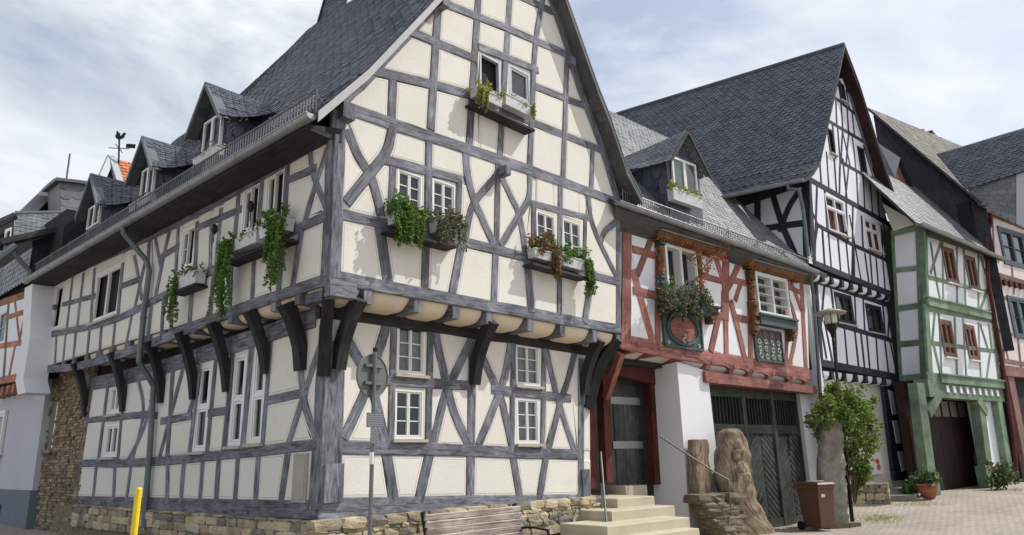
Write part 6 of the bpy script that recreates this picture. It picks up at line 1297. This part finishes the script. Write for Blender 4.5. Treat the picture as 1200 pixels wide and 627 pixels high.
for s in (-1, 1): b = MB(); b.tube([bp_+fy*.27+fx*(s*.27)+Vector((0,0,.1)), bp_+fy*.27+fx*(s*.32)+Vector((0,0,.1))], .1, 14); b.build('wheel', 'iron', BI)
b = MB(); b.box(bp_-fy*.297-fx*.1+Vector((0,0,.78)), (fx, fy, (0,0,1)), .06, .004, .035); b.build('sticker', 'winwhite', BI)
b = MB(); b.box(bp_+fx*.02+Vector((0,0,1.098)), (fx, fy, (0,0,1)), .17, .12, .008); o = b.build('folded_paper', 'winwhite', None); tag(o, 'folded white paper lying on the bin lid', 'paper')
ms = on_ground(980, 617); MF = Fac((ms.x, ms.y), (.85, -.5)); T = thing('carved_stone_stele', ms, 'tall pale carved stone stele with ribbed edge behind the bin', 'sculpture')
loft('stele', [(470,974,981),(475,968,984),(488,964,984),(505,961,985),(530,960,986),(560,959,988),(590,958,990),(606,957,992),(616,956,994)], MF, .15, 'palest', T, 30, .05, 3, 8, sq=3.2, rib=lambda a, z, ca, sa: (.06*max(0, math.sin(z*26)) if ca > .45 else .0)+(.05*math.cos(math.hypot(a*2.2+.1, (z-1.55)*1.3)*22)*max(0, 1-abs(z-1.55)*1.5) if sa > .3 else 0))
b = MB(); b.fbox(MF, -.42, .5, ms.z-.1, ms.z+.09, -.3, .28); b.build('foot_slab', 'schist', T)
lb_ = on_ground(999, 613); tp = at_plane(975, 386, lb_, (vd.x, vd.y, 0)); LA = thing('street_lamp', lb_, 'black street lamp post with disc-shaped glass head', 'street lamp')
b = MB(); b.tube([lb_-Vector((0,0,.1)), lb_.lerp(tp, .3), lb_.lerp(tp, .94), tp], [.05,.042,.034,.034], 10); b.build('post', 'iron', LA); b = MB(); b.lathe(tp, [(.035,-.22),(.05,-.2),(.06,-.12),(.12,.0),(.15,.1),(.15,.13),(.04,.14)], 16); b.build('collar', 'iron', LA, smooth=True)
b = MB(); b.lathe(tp, [(.1,.12),(.15,.2),(.17,.38),(.15,.42)], 16); b.build('globe', 'lampglass', LA, smooth=True); b = MB(); b.lathe(tp, [(.1,.40),(.40,.41),(.41,.44),(.26,.50),(.12,.54),(.03,.57)], 24); b.build('hood', 'lampshade', LA, smooth=True)
for k in range(4): b = MB(); an = k*math.pi/2+.4; e = Vector((math.cos(an), math.sin(an), 0)); b.tube([tp+e*.15+Vector((0,0,.1)), tp+e*.2+Vector((0,0,.28)), tp+e*.17+Vector((0,0,.42))], .01, 5); b.build('rod', 'iron', LA)
b = MB(); b.lathe(lb_.lerp(tp, .9)+Vector((.07,0,0)), [(.02,-.05),(.05,-.03),(.05,.03),(.02,.05)], 8); b.build('sensor', 'iron', LA)
bf_ = Fac((lb_.x-.25, lb_.y-.08), (.85, -.5)); T = thing('leafy_shrub', P3(bf_,1000,585,0), 'bright green leafy shrub growing around the lamp post', 'shrub')
bl = [(P3(bf_,u,v,U(-.3,.3)), (r_*.9, r_*.8, r_), n) for u, v, r_, n in ((985,470,.42,520),(970,480,.40,420),(1002,475,.42,520),(958,492,.30,240),(1016,490,.36,380),(990,492,.5,620),(1010,515,.42,460),(996,530,.34,300),(1012,548,.34,340),(1003,562,.28,240),(962,508,.24,160),(1022,512,.24,180),(1024,470,.16,60),(978,456,.2,100))]+[(P3(bf_,u,v,U(.35,.55)), (.26,.2,.26), 170) for u, v in ((972,472),(985,478),(964,486),(992,490))]
foliage('crown', 'leafb', T, [(c_, tuple(x*U(.85,1.2) for x in r_), int(n_*2.0)) for c_, r_, n_ in bl], .075, droop=.3); b = MB()
for u, v in ((985,470),(970,485),(1005,480),(1012,520),(1008,555),(995,500),(1018,495)): b.tube(catmull([P3(bf_,1002,590,0), P3(bf_,(1002+u)/2+U(-3,3),(590+v)/2,U(-.1,.1)), P3(bf_,u,v,U(-.2,.2))], 4), .022, 6, r2=.007)
b.build('stems', 'bark', T)
T = thing('notice_board', P3(BWg,1020,560,.1), 'white board with red emblem half hidden by the shrub', 'sign'); r = quad_rect(BWg.off(.1), (1017,530,1032,530,1034,556,1019,556)); fb = BWg.off(.1); b = MB(); b.fbox(fb, r[0], r[1], r[2], r[3], 0, .03); b.build('board', 'winwhite', T)
for k, (fa, fz) in enumerate(((.62,.58), (.66,.32))): b = MB(); n = 14; c_ = (r[0]+(r[1]-r[0])*fa, r[2]+(r[3]-r[2])*fz); b.add([fb.w(c_[0]+.14*math.cos(j/n*6.283), c_[1]+.085*math.sin(j/n*6.283), .034) for j in range(n)], [tuple(range(n))]); b.build('emblem', 'redpaint', T)
# low rubble wall, side steps, pots and plants
w0 = on_ground(1000,590); w1 = on_ground(1041,590); WF = Fac(w0[:2], ((w1-w0).x, (w1-w0).y)); T = thing('low_stone_wall', (w0+w1)/2, 'low rubble stone wall in front of the black-timbered house', 'wall'); Lw = (w1-w0).length; zw = at_plane(1020,566,WF.P,WF.N).z
b = MB(); b.fbox(WF, 0, Lw, -.3, zw-.04, -.4, -.06); b.build('wall_fill', 'mortar', T); stone_course(WF, 0, Lw, w0.z-.05, zw, T, hs=(.09,.18), ws=(.16,.36))
T = thing('side_steps', on_ground(1055,586), 'grey stone steps leading to the side door', 'steps')
for i, (u0, u1, v, zz) in enumerate(((1044,1075,586,.28), (1043,1066,577,.46), (1041,1060,568,.64))):
    zz = on_ground(1055,587).z+.14+.15*i; p = at_z(u0, v, zz-.12); q = at_z(u1, v, zz-.12); fs = Fac(p[:2], ((q-p).x, (q-p).y)); b = MB(); b.fbox(fs, 0, (q-p).length, -.1, zz, -1.0, 0); b.build('step', 'palest', T)
def pot_plant(name, u, v, r_, h, label, plab, mat, ph, n, leaf=.09, mat2=None):
    p = on_ground(u, v); T = thing(name, p, label, 'plant pot'); b = MB(); b.lathe(p, [(r_*.62,0),(r_*.95,h*.55),(r_,h*.82),(r_*1.08,h*.84),(r_*1.08,h),(r_*.95,h),(r_*.93,h*.9),(.01,h*.9)], 18); b.build('pot', 'terrac', T, smooth=True)
    Pp = thing('potted_plant', p+Vector((0,0,h*.9)), plab, 'plant'); foliage('leaves', mat, Pp, [(p+Vector((0,0,h+ph*.45)), (r_*1.4, r_*1.4, ph*.6), n)], leaf, droop=.5)
    b = MB(); b.tube([p+Vector((0,0,h*.9)), p+Vector((.02,0,h+ph*.4))], .015, 5); b.build('stem', 'bark', Pp)
pot_plant('terracotta_pot', 1089, 584, .25, .40, 'round terracotta pot at the left gate post of the green house', 'leafy green plant overflowing the terracotta pot', 'leafd', .35, 420)
def ground_plant(u, v, rx, rz, label, mat, n, mat2=None):
    p = on_ground(u, v); T = thing('small_shrub', p, label, 'shrub'); foliage('leaves', mat, T, [(p+Vector((0,0,rz)), (rx, rx, rz), n)], .1)
    if mat2: foliage('flowers', mat2, T, [(p+Vector((0,0,rz*1.25)), (rx, rx, rz*.7), n//5)], .08)
    b = MB()
    for k in range(4): b.tube([p, p+Vector((U(-.5,.5)*rx, U(-.5,.5)*rx, rz*1.2))], .012, 4)
    b.build('stems', 'bark', T)
ground_plant(1075, 582, .38, .36, 'dark green bush beside the side steps', 'leafd', 420); ground_plant(1176, 573, .5, .42, 'flowering bush at the right gate post of the green house', 'leafd', 620, 'leafred')
ground_plant(1066, 566, .25, .3, 'small dark plant by the side door', 'leafd', 160)
# grass tufts growing in the paving
V = []; F = []
for (u0, u1, v0, v1, n) in ((1003,1060,603,613,900), (1040,1110,588,594,350), (1185,1200,572,577,120), (870,940,612,622,140)):
    for _ in range(n):
        p = on_ground(random.gauss((u0+u1)/2, (u1-u0)*.27), random.gauss((v0+v1)/2, (v1-v0)*.27)); k = len(V); h = U(.015,.05); d_ = Vector((U(-1,1),U(-1,1),0))*.03; V += [p, p+d_*.6, p+d_+Vector((0,0,h))]; F.append((k,k+1,k+2))
o = mk('grass_tufts', V, F, 'leafy', kind='stuff'); o['label'] = 'sparse grass growing in the paving joints'; o['category'] = 'grass'
